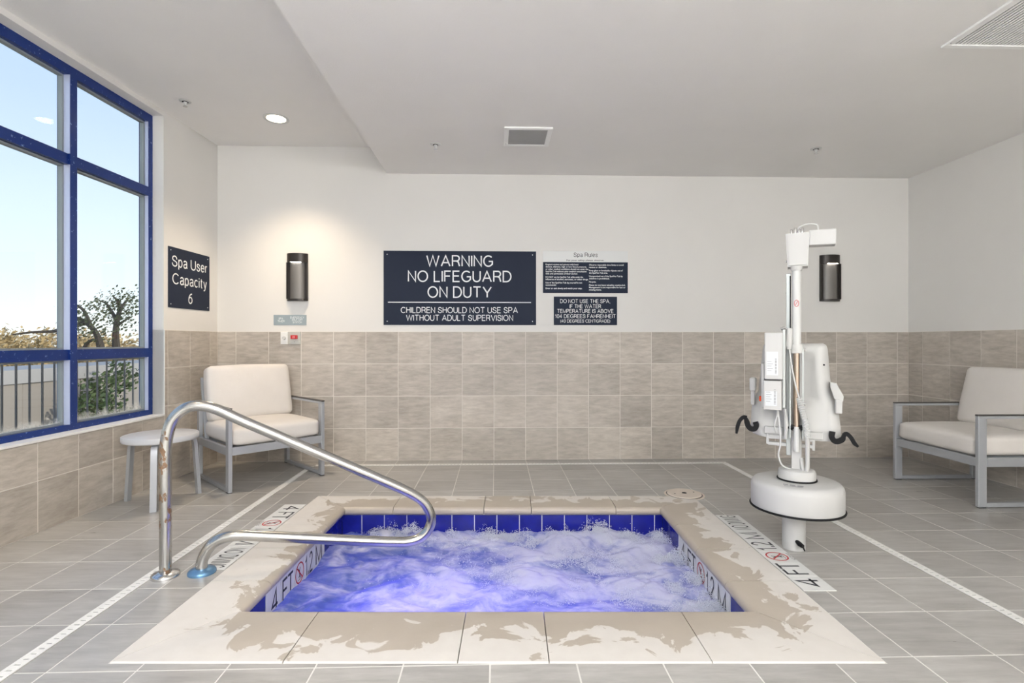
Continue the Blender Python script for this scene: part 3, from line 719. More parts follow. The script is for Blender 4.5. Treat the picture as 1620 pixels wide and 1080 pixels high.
M['ventwhite'] = mat('bright_white_vent_paint', (.90, .90, .88), .5)
def vent(p, w, h, bdr, n, label, m, alongx):
    root = empty('ceiling_vent', p, T, label, 'vent', 'ceiling air vents')
    bm = B()
    for x0, x1, y0, y1 in ((-w/2, w/2, -h/2, -h/2+bdr), (-w/2, w/2, h/2-bdr, h/2), (-w/2, -w/2+bdr, -h/2+bdr, h/2-bdr), (w/2-bdr, w/2, -h/2+bdr, h/2-bdr)): box(bm, x0, x1, y0, y1, -.012, 0, .002, 1)
    obj('frame', bm, M['ventwhite'], root)
    bm = B(); box(bm, -w/2+bdr, w/2-bdr, -h/2+bdr, h/2-bdr, -.001, 0); obj('backing', bm, M['bronze'] if not alongx else M['dust'], root)
    bm = B(); iw, ih = w-2*bdr, h-2*bdr
    for k in range(n):
        if alongx: y = -ih/2+ih*(k+.5)/n; beam(bm, (-iw/2, y, -.006), (iw/2, y, -.006), ih/n*.75, .0015, (0, .5, 1))
        else: x = -iw/2+iw*(k+.5)/n; beam(bm, (x, -ih/2, -.006), (x, ih/2, -.006), iw/n*.60, .003, (.1, 0, 1))
    tag(obj('louvre_blades', bm, m, root), kind='stuff')
    bm = B(); lathe(bm, [(0, -.014), (.004, -.014), (.005, -.012), (0, -.012)], 8, c=(-w/2+bdr/2, h/2-bdr*1.6, 0)); obj('screw', bm, M['steel'], root)
vent(tuple(R(.24, 4.045, ZL)), .36, .36, .035, 14, 'small square ceiling vent with dusty grille over the spa', M['dust'], True)
vent(tuple(R(2.383+.30, 2.743-.30, ZL)), .60, .60, .03, 27, 'large louvred return air vent in the ceiling corner at right', M['ventwhite'], False)

# ================================================================== WALL THINGS (local: x along the wall, -y into the room)
def on_back(x, y):
    """root point on the back wall for a pixel"""
    k = (x-810)/F; uv = (k*CT+ST)/(CT-k*ST); u = uv*VB; d = -u*ST*0 + R(u, VB).y
    return u, CH-(y-540)/F*d
def sign(name, x0, x1, y0, y1, label, m='navy', th=.006, rad=0):
    u0, z1 = on_back(x0, y0); u1, z0 = on_back(x1, y1); p = R((u0+u1)/2, VB, (z0+z1)/2)
    root = empty(name, p, T, label, 'sign'); w_, h_ = u1-u0, z1-z0
    bm = B(); box(bm, -w_/2, w_/2, -th, 0, -h_/2, h_/2, .0008, 1); obj('panel', bm, M[m], root)
    return root, w_, h_
def screws(root, w_, h_, ins, th=.006, ycoord=lambda x, z: None):
    for sx in (-1, 1):
        for sz in (-1, 1):
            bm = B(); lathe(bm, [(0, -th-.0015), (.004, -th-.001), (.005, -th), (0, -th)], 10, c=(sx*(w_/2-ins), 0, 0), axis='y')
            for v in bm.verts: v.co.z += sz*(h_/2-ins)
            obj('screw', bm, M['letter'], root)
def txt_px(root, w_, h_, box_, s, x0, x1, yb, cap_px, sc, m='letter', th=.0066, fit=True, align='CENTER'):
    """place a line by pixel extents inside a sign whose pixel box is box_"""
    bx0, bx1, by0, by1 = box_; kx = w_/(bx1-bx0); kz = h_/(by1-by0)
    xc = x0 if align == 'LEFT' else (x0+x1)/2
    wall_text(root, s, (xc-(bx0+bx1)/2)*kx, -(yb-(by0+by1)/2)*kz, cap_px*kz, (x1-x0)*kx if fit else None, m, -th, align=align)
# large warning sign
bx = (607, 848, 396.5, 514); root, w_, h_ = sign('warning_sign', *bx[:2], *bx[2:], 'large dark navy warning sign reading NO LIFEGUARD ON DUTY')
for s, x0, x1, yb, c in (('WARNING', 674, 779.5, 420.5, 16.5), ('NO LIFEGUARD', 645, 809, 445, 16.5), ('ON DUTY', 676, 777.5, 470, 16.5), ('CHILDREN SHOULD NOT USE SPA', 634, 819, 494.7, 8.6), ('WITHOUT ADULT SUPERVISION', 642.5, 811.5, 507, 8.6)):
    txt_px(root, w_, h_, bx, s, x0, x1, yb, c, 1)
bm = B(); k = w_/241; box(bm, (614-727.5)*k, (840-727.5)*k, -.0072, -.006, -(478-455.25)*k-.004, -(478-455.25)*k+.004); obj('divider_line', bm, M['letter'], root)
screws(root, w_, h_, .034)
# spa rules sign
bx = (859, 993, 397, 463.5); root, w_, h_ = sign('rules_sign', *bx[:2], *bx[2:], 'spa rules sign with pale grey header and small white text')
k = w_/134
bm = B(); box(bm, -w_/2-.001, w_/2+.001, -.008, 0, h_/2-17.3*k, h_/2+.001, .001, 1); obj('header', bm, M['rules_head'], root)
txt_px(root, w_, h_, bx, 'Spa Rules', 907, 945, 406, 6.2, 1, 'dletter', .0086); txt_px(root, w_, h_, bx, 'For your safety please observe:', 896, 955, 412.6, 2.3, 1, 'dletter', .0086)
Lc = ['Pregnant women and persons with heart', 'disease, diabetes, high or low blood pressure,', 'or other medical conditions should not enter the', 'Spa/Hot Tub without prior medical consultation', 'with and permission of their doctor.', None, 'DO NOT use the Spa/Hot Tub while under the', 'influence of alcohol, narcotics, or other drugs.', None, 'Use of the Spa/Hot Tub by yourself is not', 'recommended.', None, 'Enter or exit slowly and watch your step.']
Rc = ['Observe reasonable time limits to avoid', 'nausea or dizziness.', None, 'Keep glass or breakable objects out of', 'the Spa/Hot Tub area.', None, 'Unsupervised use of the Spa/Hot Tub by', 'children is prohibited.', None, 'No pets.', None, 'Please do not leave valuables unattended.', 'Management is not responsible for lost or', 'missing items.']
for lines, x0, y0 in ((Lc, 863, 419.5), (Rc, 931.5, 420)):
    y = y0
    for s in lines:
        if s is None: y += 1.6; continue
        txt_px(root, w_, h_, bx, s, x0, x0+len(s)*1.405, y, 2.5, 1, 'letter', .0066, True, 'LEFT'); y += 3.68
# temperature sign
bx = (876, 976, 469, 514); root, w_, h_ = sign('temperature_sign', *bx[:2], *bx[2:], 'small navy sign reading DO NOT USE THE SPA above 104 degrees')
for s, x0, x1, yb in (('DO NOT USE THE SPA,', 886, 965, 479), ('IF THE WATER', 901, 950.5, 487), ('TEMPERATURE IS ABOVE', 881.5, 970, 494.7), ('104 DEGREES FAHRENHEIT', 878, 973.5, 502.8), ('(40 DEGREES CENTIGRADE)', 886.5, 965, 510)):
    txt_px(root, w_, h_, bx, s, x0, x1, yb, 5.6 if '40' not in s else 4.6, 1)
# glass plate above the switches
bx = (433, 485, 498, 514); root, w_, h_ = sign('switch_sign', *bx[:2], *bx[2:], 'small grey blue plate labelled for the spa timer and shut-off', 'greysign', .004)
for s, x0, x1, yb in (('SPA', 441, 448, 505.2), ('TIMER', 439.5, 450.5, 509.4), ('EMERGENCY', 459.5, 481.5, 503.6), ('SHUT-OFF', 462, 479, 507.2), ('SWITCH', 463.5, 477.5, 511)):
    txt_px(root, w_, h_, bx, s, x0, x1, yb, 2.9, 1, 'letter', .0045)
# switches
u, z = on_back(450.5, 534.5); root = empty('timer_switch', R(u, VB, z), T, 'white wall switch plate with round timer knob', 'switch')
bm = B(); box(bm, -.034, .034, -.016, 0, -.058, .058, .003, 2); obj('plate', bm, M['trimwhite'], root)
bm = B(); lathe(bm, [(0, -.034), (.014, -.034), (.016, -.03), (.017, -.016), (0, -.016)], 20, axis='y'); autosmooth(obj('knob', bm, M['white'], root))
u, z = on_back(466.7, 534.5); root = empty('emergency_switch', R(u, VB, z), T, 'grey wall plate with red emergency shut-off button', 'switch')
bm = B(); box(bm, -.056, .056, -.014, 0, -.058, .058, .003, 2); obj('plate', bm, M['plate'], root)
bm = B(); box(bm, -.031, .031, -.032, -.014, -.010, .026, .004, 2); obj('button_guard', bm, M['red'], root)
bm = B(); box(bm, -.012, .012, -.036, -.032, -.004, .020, .003, 1); obj('button', bm, mat('pale_red_button', (.7, .2, .2), .3), root)
bm = B(); lathe(bm, [(0, -.016), (.003, -.016), (.004, -.014), (0, -.014)], 8, c=(0, 0, -.035), axis='y'); obj('screw', bm, M['steel'], root)
# sconces
def sconce(x, y0, y1, wpx, label):
    u, z1 = on_back(x, y0); _, z0 = on_back(x, y1); h = z1-z0; r = wpx/2/166
    root = empty('wall_sconce', R(u, VB, z0), T, label, 'sconce', 'half-round dark bronze wall sconces'); hc = h*.19
    bm = B(); box(bm, -r, r, -.012, 0, 0, h); obj('back_plate', bm, M['bronze'], root)
    sc = lambda: None
    def half(prof, rr=1.0):
        b_ = B(); lathe(b_, prof, 24, a0=-math.pi, a1=0)
        for v in b_.verts: v.co.y *= .62
        return b_
    autosmooth(obj('cap', half([(0.001, h-hc), (r, h-hc), (r, h), (.001, h)]), M['bronze'], root), 40)
    autosmooth(obj('base_ring', half([(.001, 0), (r, 0), (r, .018), (.001, .018)]), M['bronze'], root), 40)
    autosmooth(obj('reflector', half([(.001, .018), (r*.74, .018), (r*.74, h-hc), (.001, h-hc)]), M['bronze2'], root), 40)
    for s in (-1, 1):
        bm = B(); box(bm, s*r-.006*(s > 0), s*r+.006*(s < 0), -.03, 0, .018, h-hc); obj('side_rail', bm, M['bronze'], root)
    bm = B(); box(bm, -r*.5, r*.5, -r*.58, -r*.475, h-hc-.0012, h-hc+.001); obj('lamp', bm, mat('sconce_lamp', (.9, .9, .9), .5, emit=(1, .93, .8), es=22), root)
sconce(471.2, 401.5, 476, 32, 'half-round dark bronze wall sconce above the left armchair')
sconce(1312, 404, 476.5, 32.5, 'half-round dark bronze wall sconce behind the pool lift')
# capacity sign on the left wall
root = empty('capacity_sign', LW(.345, 0, 1.55), LANG+math.pi, 'square navy sign reading Spa User Capacity 6', 'sign')
s0 = s1 = None
def left_s(xpx):   # s where the ray of a pixel column meets the left wall
    k = (xpx-810)/F; # LC + LD*s = (k*d, d)
    return (k*LC.y-LC.x)/(LD.x-k*LD.y)
sa, sb = left_s(330.5), left_s(265.5); da, db = (LC+LD*sa).y, (LC+LD*sb).y
zt = CH+((540-406.5)/F*da+(540-388)/F*db)/2; zb_ = CH+((540-491.5)/F*da+(540-486)/F*db)/2
cs = LW((sa+sb)/2, 0, (zt+zb_)/2); root.location = cs; w_, h_ = sb-sa, zt-zb_
ex = Vector((-LD.x, -LD.y, 0))      # reading direction is towards the corner
root.rotation_euler = (0, 0, math.atan2(ex.y, ex.x))
bm = B(); box(bm, -w_/2, w_/2, -.006, 0, -h_/2, h_/2, .0008, 1); obj('panel', bm, M['navy'], root)
wall_text(root, 'Spa User', 0, h_*.19, h_*.165, w_*.86); wall_text(root, 'Capacity', 0, -h_*.10, h_*.165, w_*.84); wall_text(root, '6', 0, -h_*.40, h_*.165, None)
screws(root, w_, h_, .028)

# ================================================================== FLOOR FITTINGS
M['drain'] = mat('white_drain_plastic', (.80, .79, .76), .45)
def slot_drain(u0, v0, u1, v1, label, group='white slot drains let into the floor'):
    L = math.hypot(u1-u0, v1-v0); a = math.atan2(v1-v0, u1-u0)+T
    root = empty('slot_drain', R(u0, v0, 0), a, label, 'drain', group); wd = .048
    bm = B(); box(bm, 0, L, -wd/2, wd/2, -.002, .0015); obj('channel', bm, M['dust'], root)
    bm = B(); box(bm, 0, L, -wd/2, -wd/2+.013, 0, .004); box(bm, 0, L, wd/2-.013, wd/2, 0, .004)
    obj('edge_strip', bm, M['drain'], root)
    bm = B(); n = int(L/.032)
    for k in range(n):
        x = L*(k+.5)/n; box(bm, x-.0115, x+.0115, -wd/2+.013, wd/2-.013, 0, .0036)
    tag(obj('grate_bars', bm, M['drain'], root), kind='stuff')
slot_drain(-1.655, .9, -1.655, 4.765, 'white slot drain in the floor, running under the left armchair')
slot_drain(2.107, .9, 2.107, 4.765, 'white slot drain in the floor, running past the pool lift')
slot_drain(-1.63, 4.79, 2.131, 4.79, 'white slot drain in the floor along the back wall')
# skimmer lid
c = px(1082.5, 782, 930.8/242); root = empty('skimmer_lid', (c.x, c.y, 0), 0, 'round cream skimmer lid in the floor at the back corner of the spa', 'drain cover')
M['lid'] = mat('cream_plastic_lid', (.66, .58, .50), .5)
bm = B(); lathe(bm, [(.105, 0), (.143, 0), (.143, .003), (.108, .004)], 48); autosmooth(obj('rim', bm, M['lid'], root))
bm = B(); lathe(bm, [(0, .012), (.118, .012), (.121, .009), (.121, 0), (0, 0)], 48); autosmooth(obj('lid', bm, M['lid'], root))
bm = B(); lathe(bm, [(.122, .0045), (.128, .0045), (.128, .0035), (.122, .0035)], 48); obj('rim_gap', bm, M['bronze'], root)
bm = B(); lathe(bm, [(0, .0135), (.017, .0135), (.018, .012), (0, .012)], 18); obj('finger_hole', bm, M['black'], root)
for s in (-1, 1):
    bm = B(); lathe(bm, [(0, .0135), (.006, .0135), (.006, .012), (0, .012)], 10, c=(s*.075, s*.02, 0)); obj('screw', bm, M['bronze'], root)

# ================================================================== HANDRAIL
bd = Vector((.97, .2425, 0)); b1 = Vector((-1.656, 2.507, 0))
def rl(x, y):
    k = (x-810)/F; s = (k*b1.y-b1.x)/(bd.x-k*bd.y); d = b1.y+bd.y*s
    return Vector((s, 0, CH-(y-540)/F*d))
root = empty('handrail', b1, math.atan2(bd.y, bd.x), 'bent stainless steel handrail with worn post at the spa edge', 'handrail')
top = [rl(261, 905), rl(261, 850), rl(261, 780), rl(262, 720), rl(264, 692), rl(271, 668), rl(284, 652), rl(301, 643), rl(322, 642), rl(345, 648), rl(385, 666), rl(450, 693.5), rl(520, 723.5), rl(590, 753), rl(622, 767), rl(648, 779), rl(668, 792), rl(679, 808), rl(682, 824), rl(676, 840), rl(663, 851.5), rl(645, 856.5), rl(625, 857), rl(560, 854.5), rl(480, 850.8), rl(420, 848), rl(385, 846.5), rl(360, 849), rl(340, 857), rl(327, 871), rl(321, 888), rl(319.5, 906)]
s_end = top[-1].x
for q in top[:4]: q.x = 0
top[0].z = .006; top[-1].z = .006; top[-2].x = s_end
bm = B(); tube(bm, bez(top, 6), .0262, 20); obj('tube', bm, M['rail'], root, True)
for x in (0, s_end):
    bm = B(); lathe(bm, [(.028, .024), (.035, .022), (.058, .016), (.062, .010), (.062, 0), (.0262, 0)], 36, c=(x, 0, 0.0)); autosmooth(obj('base_flange', bm, M['steel'] if x == 0 else mat('blue_tinged_flange', (.16, .32, .52), .3, .7), root), 50)

# ================================================================== ARMCHAIRS
def cushion(bm, sx, sy, sz, r, crown, M_, n=14, wr=0.0, seed=0):
    """soft box: rounded edges, crowned faces and small wrinkles"""
    g = B(); bmesh.ops.create_cube(g, size=2); bmesh.ops.subdivide_edges(g, edges=g.edges, cuts=n, use_grid_fill=True)
    h = Vector((sx/2, sy/2, sz/2)); vm = {}
    for v in g.verts:
        p = Vector((v.co.x*h.x, v.co.y*h.y, v.co.z*h.z))
        cl = Vector([max(-h[i]+r, min(h[i]-r, p[i])) for i in range(3)]); d = p-cl
        if d.length > 1e-6: p = cl+d.normalized()*min(r, d.length if (abs(d.x) > 1e-9)+(abs(d.y) > 1e-9)+(abs(d.z) > 1e-9) < 2 else r)
        a, b_, c_ = p.x/h.x, p.y/h.y, p.z/h.z
        p.z += crown*c_*(1-a*a)*(1-b_*b_)
        p.x += crown*.45*a*(1-b_*b_)*(1-c_*c_); p.y += crown*.45*b_*(1-a*a)*(1-c_*c_)
        q = p*11+Vector((seed, seed*2, 0)); nn = mnoise.fractal(q, 1, 2, 3)
        p *= 1+wr*nn
        vm[v] = bm.verts.new(M_ @ p)
    for f in g.faces: bm.faces.new([vm[v] for v in f.verts])
    g.free()
def armchair(loc, rz, label, wd=.75, dp=.72):
    """front faces -y, x to the sitter's left; origin at the floor under the centre"""
    root = empty('armchair', loc, rz, label, 'armchair', 'low metal framed armchairs with cream cushions')
    hx, hy = wd/2, dp/2; b_ = .058; tk = .028
    for s in (-1, 1):
        x = s*(hx-tk/2)
        def bar(name, y0, y1, z0, z1, mt='alu'):
            bm = B(); box(bm, x-tk/2, x+tk/2, y0, y1, z0, z1, .0025, 1); return obj(name, bm, M[mt], root)
        bar('leg', -hy, -hy+b_, 0.004, .60); bar('leg', hy-b_, hy, 0.004, .60)
        bar('floor_rail', -hy+b_, hy-b_, .004, .034); bar('armrest', -hy, hy, .60, .618)
        bar('armrest_cap', -hy-.002, hy, .618, .628, 'aludark')
        bm = B(); box(bm, x-tk/2, x+tk/2, -hy+.005, -hy+b_-.005, 0, .004); obj('foot_pad', bm, M['black'], root)
        bm = B(); box(bm, x-tk/2, x+tk/2, hy-b_+.005, hy-.005, 0, .004); obj('foot_pad', bm, M['black'], root)
        bm = B(); box(bm, min(x, x-s*.0)-tk/2, x+tk/2, -hy+b_, hy-b_, .275, .335, .002, 1); obj('side_rail', bm, M['alu'], root)
    ix = hx-tk
    bm = B(); box(bm, -ix, ix, -hy+.006, -hy+.036, .275, .335, .002, 1); obj('front_rail', bm, M['alu'], root)
    bm = B(); box(bm, -ix, ix, hy-.036, hy-.006, .275, .335, .002, 1); obj('rear_rail', bm, M['alu'], root)
    for k in range(5):
        x = -ix+2*ix*(k+.5)/5; bm = B(); box(bm, x-.03, x+.03, -hy+.036, hy-.036, .318, .332); obj('seat_slat', bm, M['alu'], root)
    # leaning back frame
    tilt = math.radians(13); y0 = hy-.115; Mb = Matrix.Translation((0, y0, .335)) @ Matrix.Rotation(-tilt, 4, 'X')
    bm = B()
    for s in (-1, 1): box(bm, s*(ix-.014)-.014, s*(ix-.014)+.014, .0, .03, -.03, .50, .002, 1, Mb)
    for z in (.10, .235, .37, .47): box(bm, -ix+.028, ix-.028, .005, .025, z, z+.03, .002, 1, Mb)
    obj('back_frame', bm, M['alu'], root)
    bm = B(); cushion(bm, 2*ix-.012, dp-.08, .135, .035, .022, Matrix.Translation((0, -.032, .335+.072)), 16, .006, 1); c = obj('seat_cushion', bm, M['cushion'], root, True)
    bm = B(); Mc = Mb @ Matrix.Translation((0, -.075, .345)) @ Matrix.Rotation(math.pi/2, 4, 'X'); cushion(bm, 2*ix-.02, .455, .135, .04, .02, Mc, 16, .006, 4); obj('back_cushion', bm, M['cushion'], root, True)
    return root
def face(dx, dy): return math.atan2(dy, dx)+math.pi/2      # rotation that turns local -y to (dx, dy)
FLp, FRp = Vector((-2.093, 3.878, 0)), Vector((-1.594, 4.411, 0))
ax = (FRp-FLp).normalized(); back = Vector((-ax.y, ax.x, 0))
cc = (FLp+FRp)/2+back*(.36-.02)
armchair((cc.x, cc.y, 0), math.atan2(ax.y, ax.x), 'low metal framed armchair with cream cushions in the window corner')
A_, B_ = Vector((3.125, 4.285, 0)), Vector((3.150, 3.535, 0))
ax = (B_-A_).normalized()            # sitter's axis along the front edge; back lies to the right
back = Vector((-ax.y, ax.x, 0)); cc = (A_+B_)/2+back*.34
armchair((cc.x, cc.y, 0), math.atan2(ax.y, ax.x), 'low metal framed armchair with cream cushions by the right wall', .76, .70)

# ================================================================== SIDE TABLE
root = empty('side_table', (-2.462, 3.68, 0), 0, 'round pale grey side table on three bent legs beside the armchair', 'table')
M['ttop'] = mat('pale_grey_laminate', (.58, .585, .60), .35)
bm = B(); lathe(bm, [(0, .434), (.223, .434), (.229, .438), (.231, .444), (.231, .468), (.229, .473), (.224, .475), (0, .475)], 64); autosmooth(obj('table_top', bm, M['ttop'], root), 40)
for a in (176, -66, 55):
    bm = B(); ca = math.radians(a); pts = []
    prof = [(.260, 0), (.246, .20), (.235, .36), (.230, .395), (.219, .417), (.198, .428), (.12, .430)]
    prev = None; rg = []
    for k, (r_, z_) in enumerate(prof):
        q = prof[min(k+1, len(prof)-1)]; p_ = prof[max(k-1, 0)]; tx, tz = q[0]-p_[0], q[1]-p_[1]; l_ = math.hypot(tx, tz); nx_, nz_ = tz/l_, -tx/l_
        ringv = []
        for sgn, wv in ((0, -.019), (0, .019), (-1, .019), (-1, -.019)):
            rr, zz = r_+nx_*sgn*.024, max(0, z_+nz_*sgn*.024) if k else 0
            ringv.append(bm.verts.new((rr*math.cos(ca)-wv*math.sin(ca), rr*math.sin(ca)+wv*math.cos(ca), min(zz, .4335))))
        rg.append(ringv)
    for r0, r1 in zip(rg, rg[1:]):
        for k in range(4): bm.faces.new((r0[k], r0[(k+1)%4], r1[(k+1)%4], r1[k]))
    bm.faces.new(rg[0]); bm.faces.new(rg[-1])
    autosmooth(obj('leg', bm, M['alu'], root), 40)

# ================================================================== POOL LIFT
LB = Vector((1.534, 2.855, 0)); D0 = 2.855
LTH = math.atan2(LB.x, LB.y); lift = empty('pool_lift', LB, -LTH, 'white pool access lift on a drum base with folded plastic seat', 'pool lift')
def lp(x, y, d=D0):
    q = px(x, y, D0)-LB; q.x *= math.cos(LTH); q.y = d-D0; return q
def lpart(name, bm, m, sm=None, parent=None):
    o = obj(name, bm, M[m] if isinstance(m, str) else m, parent or lift)
    if sm: autosmooth(o, sm)
    return o
def pxbox(bm, x0, x1, y0, y1, d0, d1, bev=.002, seg=2, dref=None):
    """box from a pixel rectangle measured at the depth of its front face"""
    dr = dref or d0; a, b = lp(x0, y1, dr), lp(x1, y0, dr)
    return box(bm, a.x, b.x, d0-LB.y, d1-LB.y, a.z, b.z, bev, seg)
# base post and drum
bm = B(); lathe(bm, [(.056, .0), (.0575, .004), (.0575, .245), (.0, .245)], 40); lpart('base_post', bm, 'whitepl', 40)
bm = B(); lathe(bm, [(0, .222), (.222, .222), (.226, .230), (.226, .335), (.222, .352), (.211, .365), (.195, .371), (0, .373)], 64, c=(.012, 0, 0)); lpart('drum_cover', bm, 'whitepl', 40)
bm = B(); 
tube(bm, [(.012+.228*math.cos(2*math.pi*k/64), .228*math.sin(2*math.pi*k/64), .228) for k in range(65)], .006, 8, False); lpart('drum_gasket', bm, 'black', 60)
bm = B(); lathe(bm, [(0, .372), (.092, .372), (.092, .415), (.087, .428), (.075, .434), (0, .436)], 48, c=(.014, 0, 0)); lpart('hub_cap', bm, 'whitepl', 40)
bm = B(); tube(bm, [(.014+.094*math.cos(2*math.pi*k/48), .094*math.sin(2*math.pi*k/48), .378) for k in range(49)], .0045, 8, False); lpart('hub_gasket', bm, 'black', 60)
# maker's plate print on the drum and lock knob on the post
M['grey_print'] = mat('grey_print', (.25, .25, .26), .6)
bm = B()
for k, (x0, x1) in enumerate(((-.050, -.028), (-.018, .006), (.016, .044))):
    box(bm, x0, x1, -.146-.004*k, -.130-.003*k, .3722, .3730)
box(bm, -.045, .04, -.166, -.159, .3715, .3723); lpart('maker_plate', bm, 'grey_print')
a = lp(1262, 853); bm = B(); tube(bm, [(.012, -.050, .055), (.026, -.074, .050), (.042, -.088, .044)], [.009, .013, .010], 12); tube(bm, [(.042, -.088, .044), (.05, -.088, .022)], .004, 6); lpart('lock_knob', bm, 'black', 50)
# column, rail behind it, actuator
cx = lp(1261, 700).x
bm = B(); z1 = lp(0, 556).z; box(bm, cx-.028, cx+.022, -.025, .025, .434, lp(0, 672).z, .004, 2); lpart('column', bm, 'whitepl')
M['railgrey'] = mat('pale_anodised_rail', (.52, .55, .54), .35, .3)
xr = lp(1248, 500).x
bm = B(); box(bm, xr-.013, xr+.010, .0, .045, .50, lp(0, 432).z, .002, 1); lpart('guide_rail', bm, 'railgrey')
bm = B(); box(bm, xr+.004, xr+.009, -.003, .0, .62, lp(0, 436).z); lpart('guide_slot', bm, 'black')
for y in (412, 462): 
    q = lp(1244.5, y); bm = B(); tube(bm, [(q.x-.004, .02, q.z), (q.x+.02, .02, q.z)], .006, 8); lpart('rail_bolt', bm, 'steel', 40)
xa = lp(1260, 500).x
bm = B(); lathe(bm, [(0, lp(0, 548).z), (.0215, lp(0, 548).z), (.0215, lp(0, 424).z), (0, lp(0, 424).z)], 28, c=(xa, -.05, 0)); lpart('actuator_tube', bm, 'white', 40)
q = lp(1260, 481); bm = B()
for k in range(2): pass
ringv = [Vector((xa+.017*math.cos(2*math.pi*k/20)*.62, -.05-math.sqrt(max(0, .0222**2-(.017*.62*math.cos(2*math.pi*k/20))**2)), q.z+.017*math.sin(2*math.pi*k/20))) for k in range(21)]
tube(bm, ringv, .0014, 5, False); tube(bm, [(xa-.006, -.0724, q.z-.010), (xa+.006, -.0724, q.z+.010)], .0013, 5); lpart('warning_mark', bm, 'red')
bm = B(); lathe(bm, [(0, lp(0, 558).z), (.030, lp(0, 558).z), (.031, lp(0, 555).z), (.031, lp(0, 547).z), (.028, lp(0, 544.5).z), (0, lp(0, 544.5).z)], 28, c=(xa, -.05, 0)); lpart('tube_collar', bm, 'whitepl', 40)
bm = B(); tube(bm, [(xa, -.05, lp(0, 557).z), (xa, -.05, lp(0, 672).z)], .0155, 20); lpart('actuator_rod', bm, 'rod_reflection', 40)
bm = B(); tube(bm, [(xa, -.05, lp(0, 672).z), (xa, -.05, lp(0, 711).z)], .014, 16); lpart('rod_end', bm, 'white', 40)
bm = B(); q = lp(1260, 674); tube(bm, [(xa-.046, -.05, q.z), (xa+.046, -.05, q.z)], .008, 10); tube(bm, [(xa-.028, -.05, q.z), (xa-.018, -.05, q.z)], .016, 8); tube(bm, [(xa+.018, -.05, q.z), (xa+.028, -.05, q.z)], .016, 8); lpart('clevis_pin', bm, 'black', 40)
bm = B()
for y in (553, 637): 
    q = lp(1270, y); tube(bm, [(q.x-.002, -.045, q.z), (q.x+.012, -.045, q.z)], .008, 8)
lpart('bracket_bolts', bm, 'steel', 40)
for s in (-1, 1):
    bm = B(); box(bm, xa+s*.030-.004, xa+s*.030+.004, -.062, .02, lp(0, 690).z, lp(0, 551).z, .001, 1); lpart('side_plate', bm, 'railgrey')
# actuator head and motor
a, b = lp(1243, 424), lp(1279.5, 372)
bm = B()
pr = [(-.056, b.z), (.056, b.z), (.050, a.z), (-.046, a.z)]
xc = (a.x+b.x)/2; Mh = Matrix.Translation((xc, .03, 0)) @ Matrix.Rotation(math.pi/2, 4, 'X')
prism(bm, pr, -.02, .10, Mh, .008); lpart('actuator_head', bm, 'whitepl', 30)
bm = B(); lathe(bm, [(.0, lp(0, 430).z), (.026, lp(0, 430).z), (.030, lp(0, 423).z), (0, lp(0, 423).z)], 24, c=(xa, -.05, 0)); lpart('head_flange', bm, 'whitepl', 40)
q0, q1 = lp(1279, 394), lp(1320, 369)
bm = B(); Mm = Matrix.Translation((q0.x, -.035, (q0.z+q1.z)/2)) @ Matrix.Rotation(math.radians(1.5), 4, 'Y'); box(bm, 0, .124, -.03, .05, -.039, .043, .006, 2, Mm); lpart('motor_housing', bm, 'whitepl')
bm = B()
for x, h_ in ((1252, .018), (1258, .026), (1264, .02), (1269, .024)):
    q = lp(x, 371); lathe(bm, [(0, b.z), (.007, b.z), (.007, b.z+h_), (.004, b.z+h_+.006), (0, b.z+h_+.006)], 10, c=(q.x, -.04, 0))
lpart('top_bolts', bm, 'steel', 40)
bm = B(); tube(bm, bez([lp(1262, 369)+Vector((0, -.04, 0)), lp(1265, 362)+Vector((0, -.04, 0)), lp(1277, 358.5)+Vector((0, -.04, 0)), lp(1289, 360)+Vector((0, -.04, 0)), lp(1293, 364)+Vector((0, -.04, 0)), lp(1293, 372)+Vector((0, -.04, 0))], 6), .004, 8); lpart('motor_cable', bm, 'white', 60)
# control boxes (upper and lower) with stickers
M['sticker'] = mat('white_sticker', (.66, .68, .69), .5)
dz = D0-.09
def cbox(x0, x1, y0, y1, xs0, name):
    a, b = lp(x0, y1, dz), lp(x1, y0, dz); bm = B()
    box(bm, a.x, b.x, -.16, -.06, a.z, b.z, .006, 2)
    o = lpart(name, bm, 'whitepl')
    bm = B(); box(bm, a.x+.010, b.x-.022, -.1612, -.160, a.z+.022, a.z+.022+(b.z-a.z)*.50, .0, 1); lpart('sticker', bm, 'sticker', None, o)
    bm = B(); zc = a.z+.03
    for k in range(14):
        box(bm, b.x-.036, b.x-.028, -.1618, -.1612, zc+k*.0058, zc+k*.0058+(.0038 if k % 3 else .002))
    tag(lpart('barcode', bm, 'grey_print', None, o), kind='stuff'); bm = B()
    for k in range(5): box(bm, a.x+.014, a.x+.034+.006*(k % 2), -.1618, -.1612, a.z+.045+k*.012, a.z+.047+k*.012)
    tag(lpart('fine_print', bm, 'grey_print', None, o), kind='stuff')
    return o
cbox(1210.5, 1239, 526, 598, 0, 'control_box'); cbox(1208.5, 1237.5, 600, 645, 0, 'battery_pack')
bm = B(); a, b = lp(1205, 642, dz), lp(1210, 574, dz); box(bm, a.x, b.x, -.13, -.03, a.z, b.z, .004, 2); lpart('battery_dock', bm, 'whitepl')
bm = B(); a, b = lp(1237.5, 642, dz), lp(1243, 522, dz); box(bm, a.x+.003, b.x, -.12, -.02, a.z, b.z, .002, 1); lpart('box_bracket', bm, 'railgrey')
bm = B(); q = lp(1239, 521); tube(bm, [(q.x-.01, -.08, q.z), (q.x+.006, -.08, q.z+.008), (q.x+.016, -.07, q.z)], .009, 8); lpart('bracket_hook', bm, 'steel', 40)
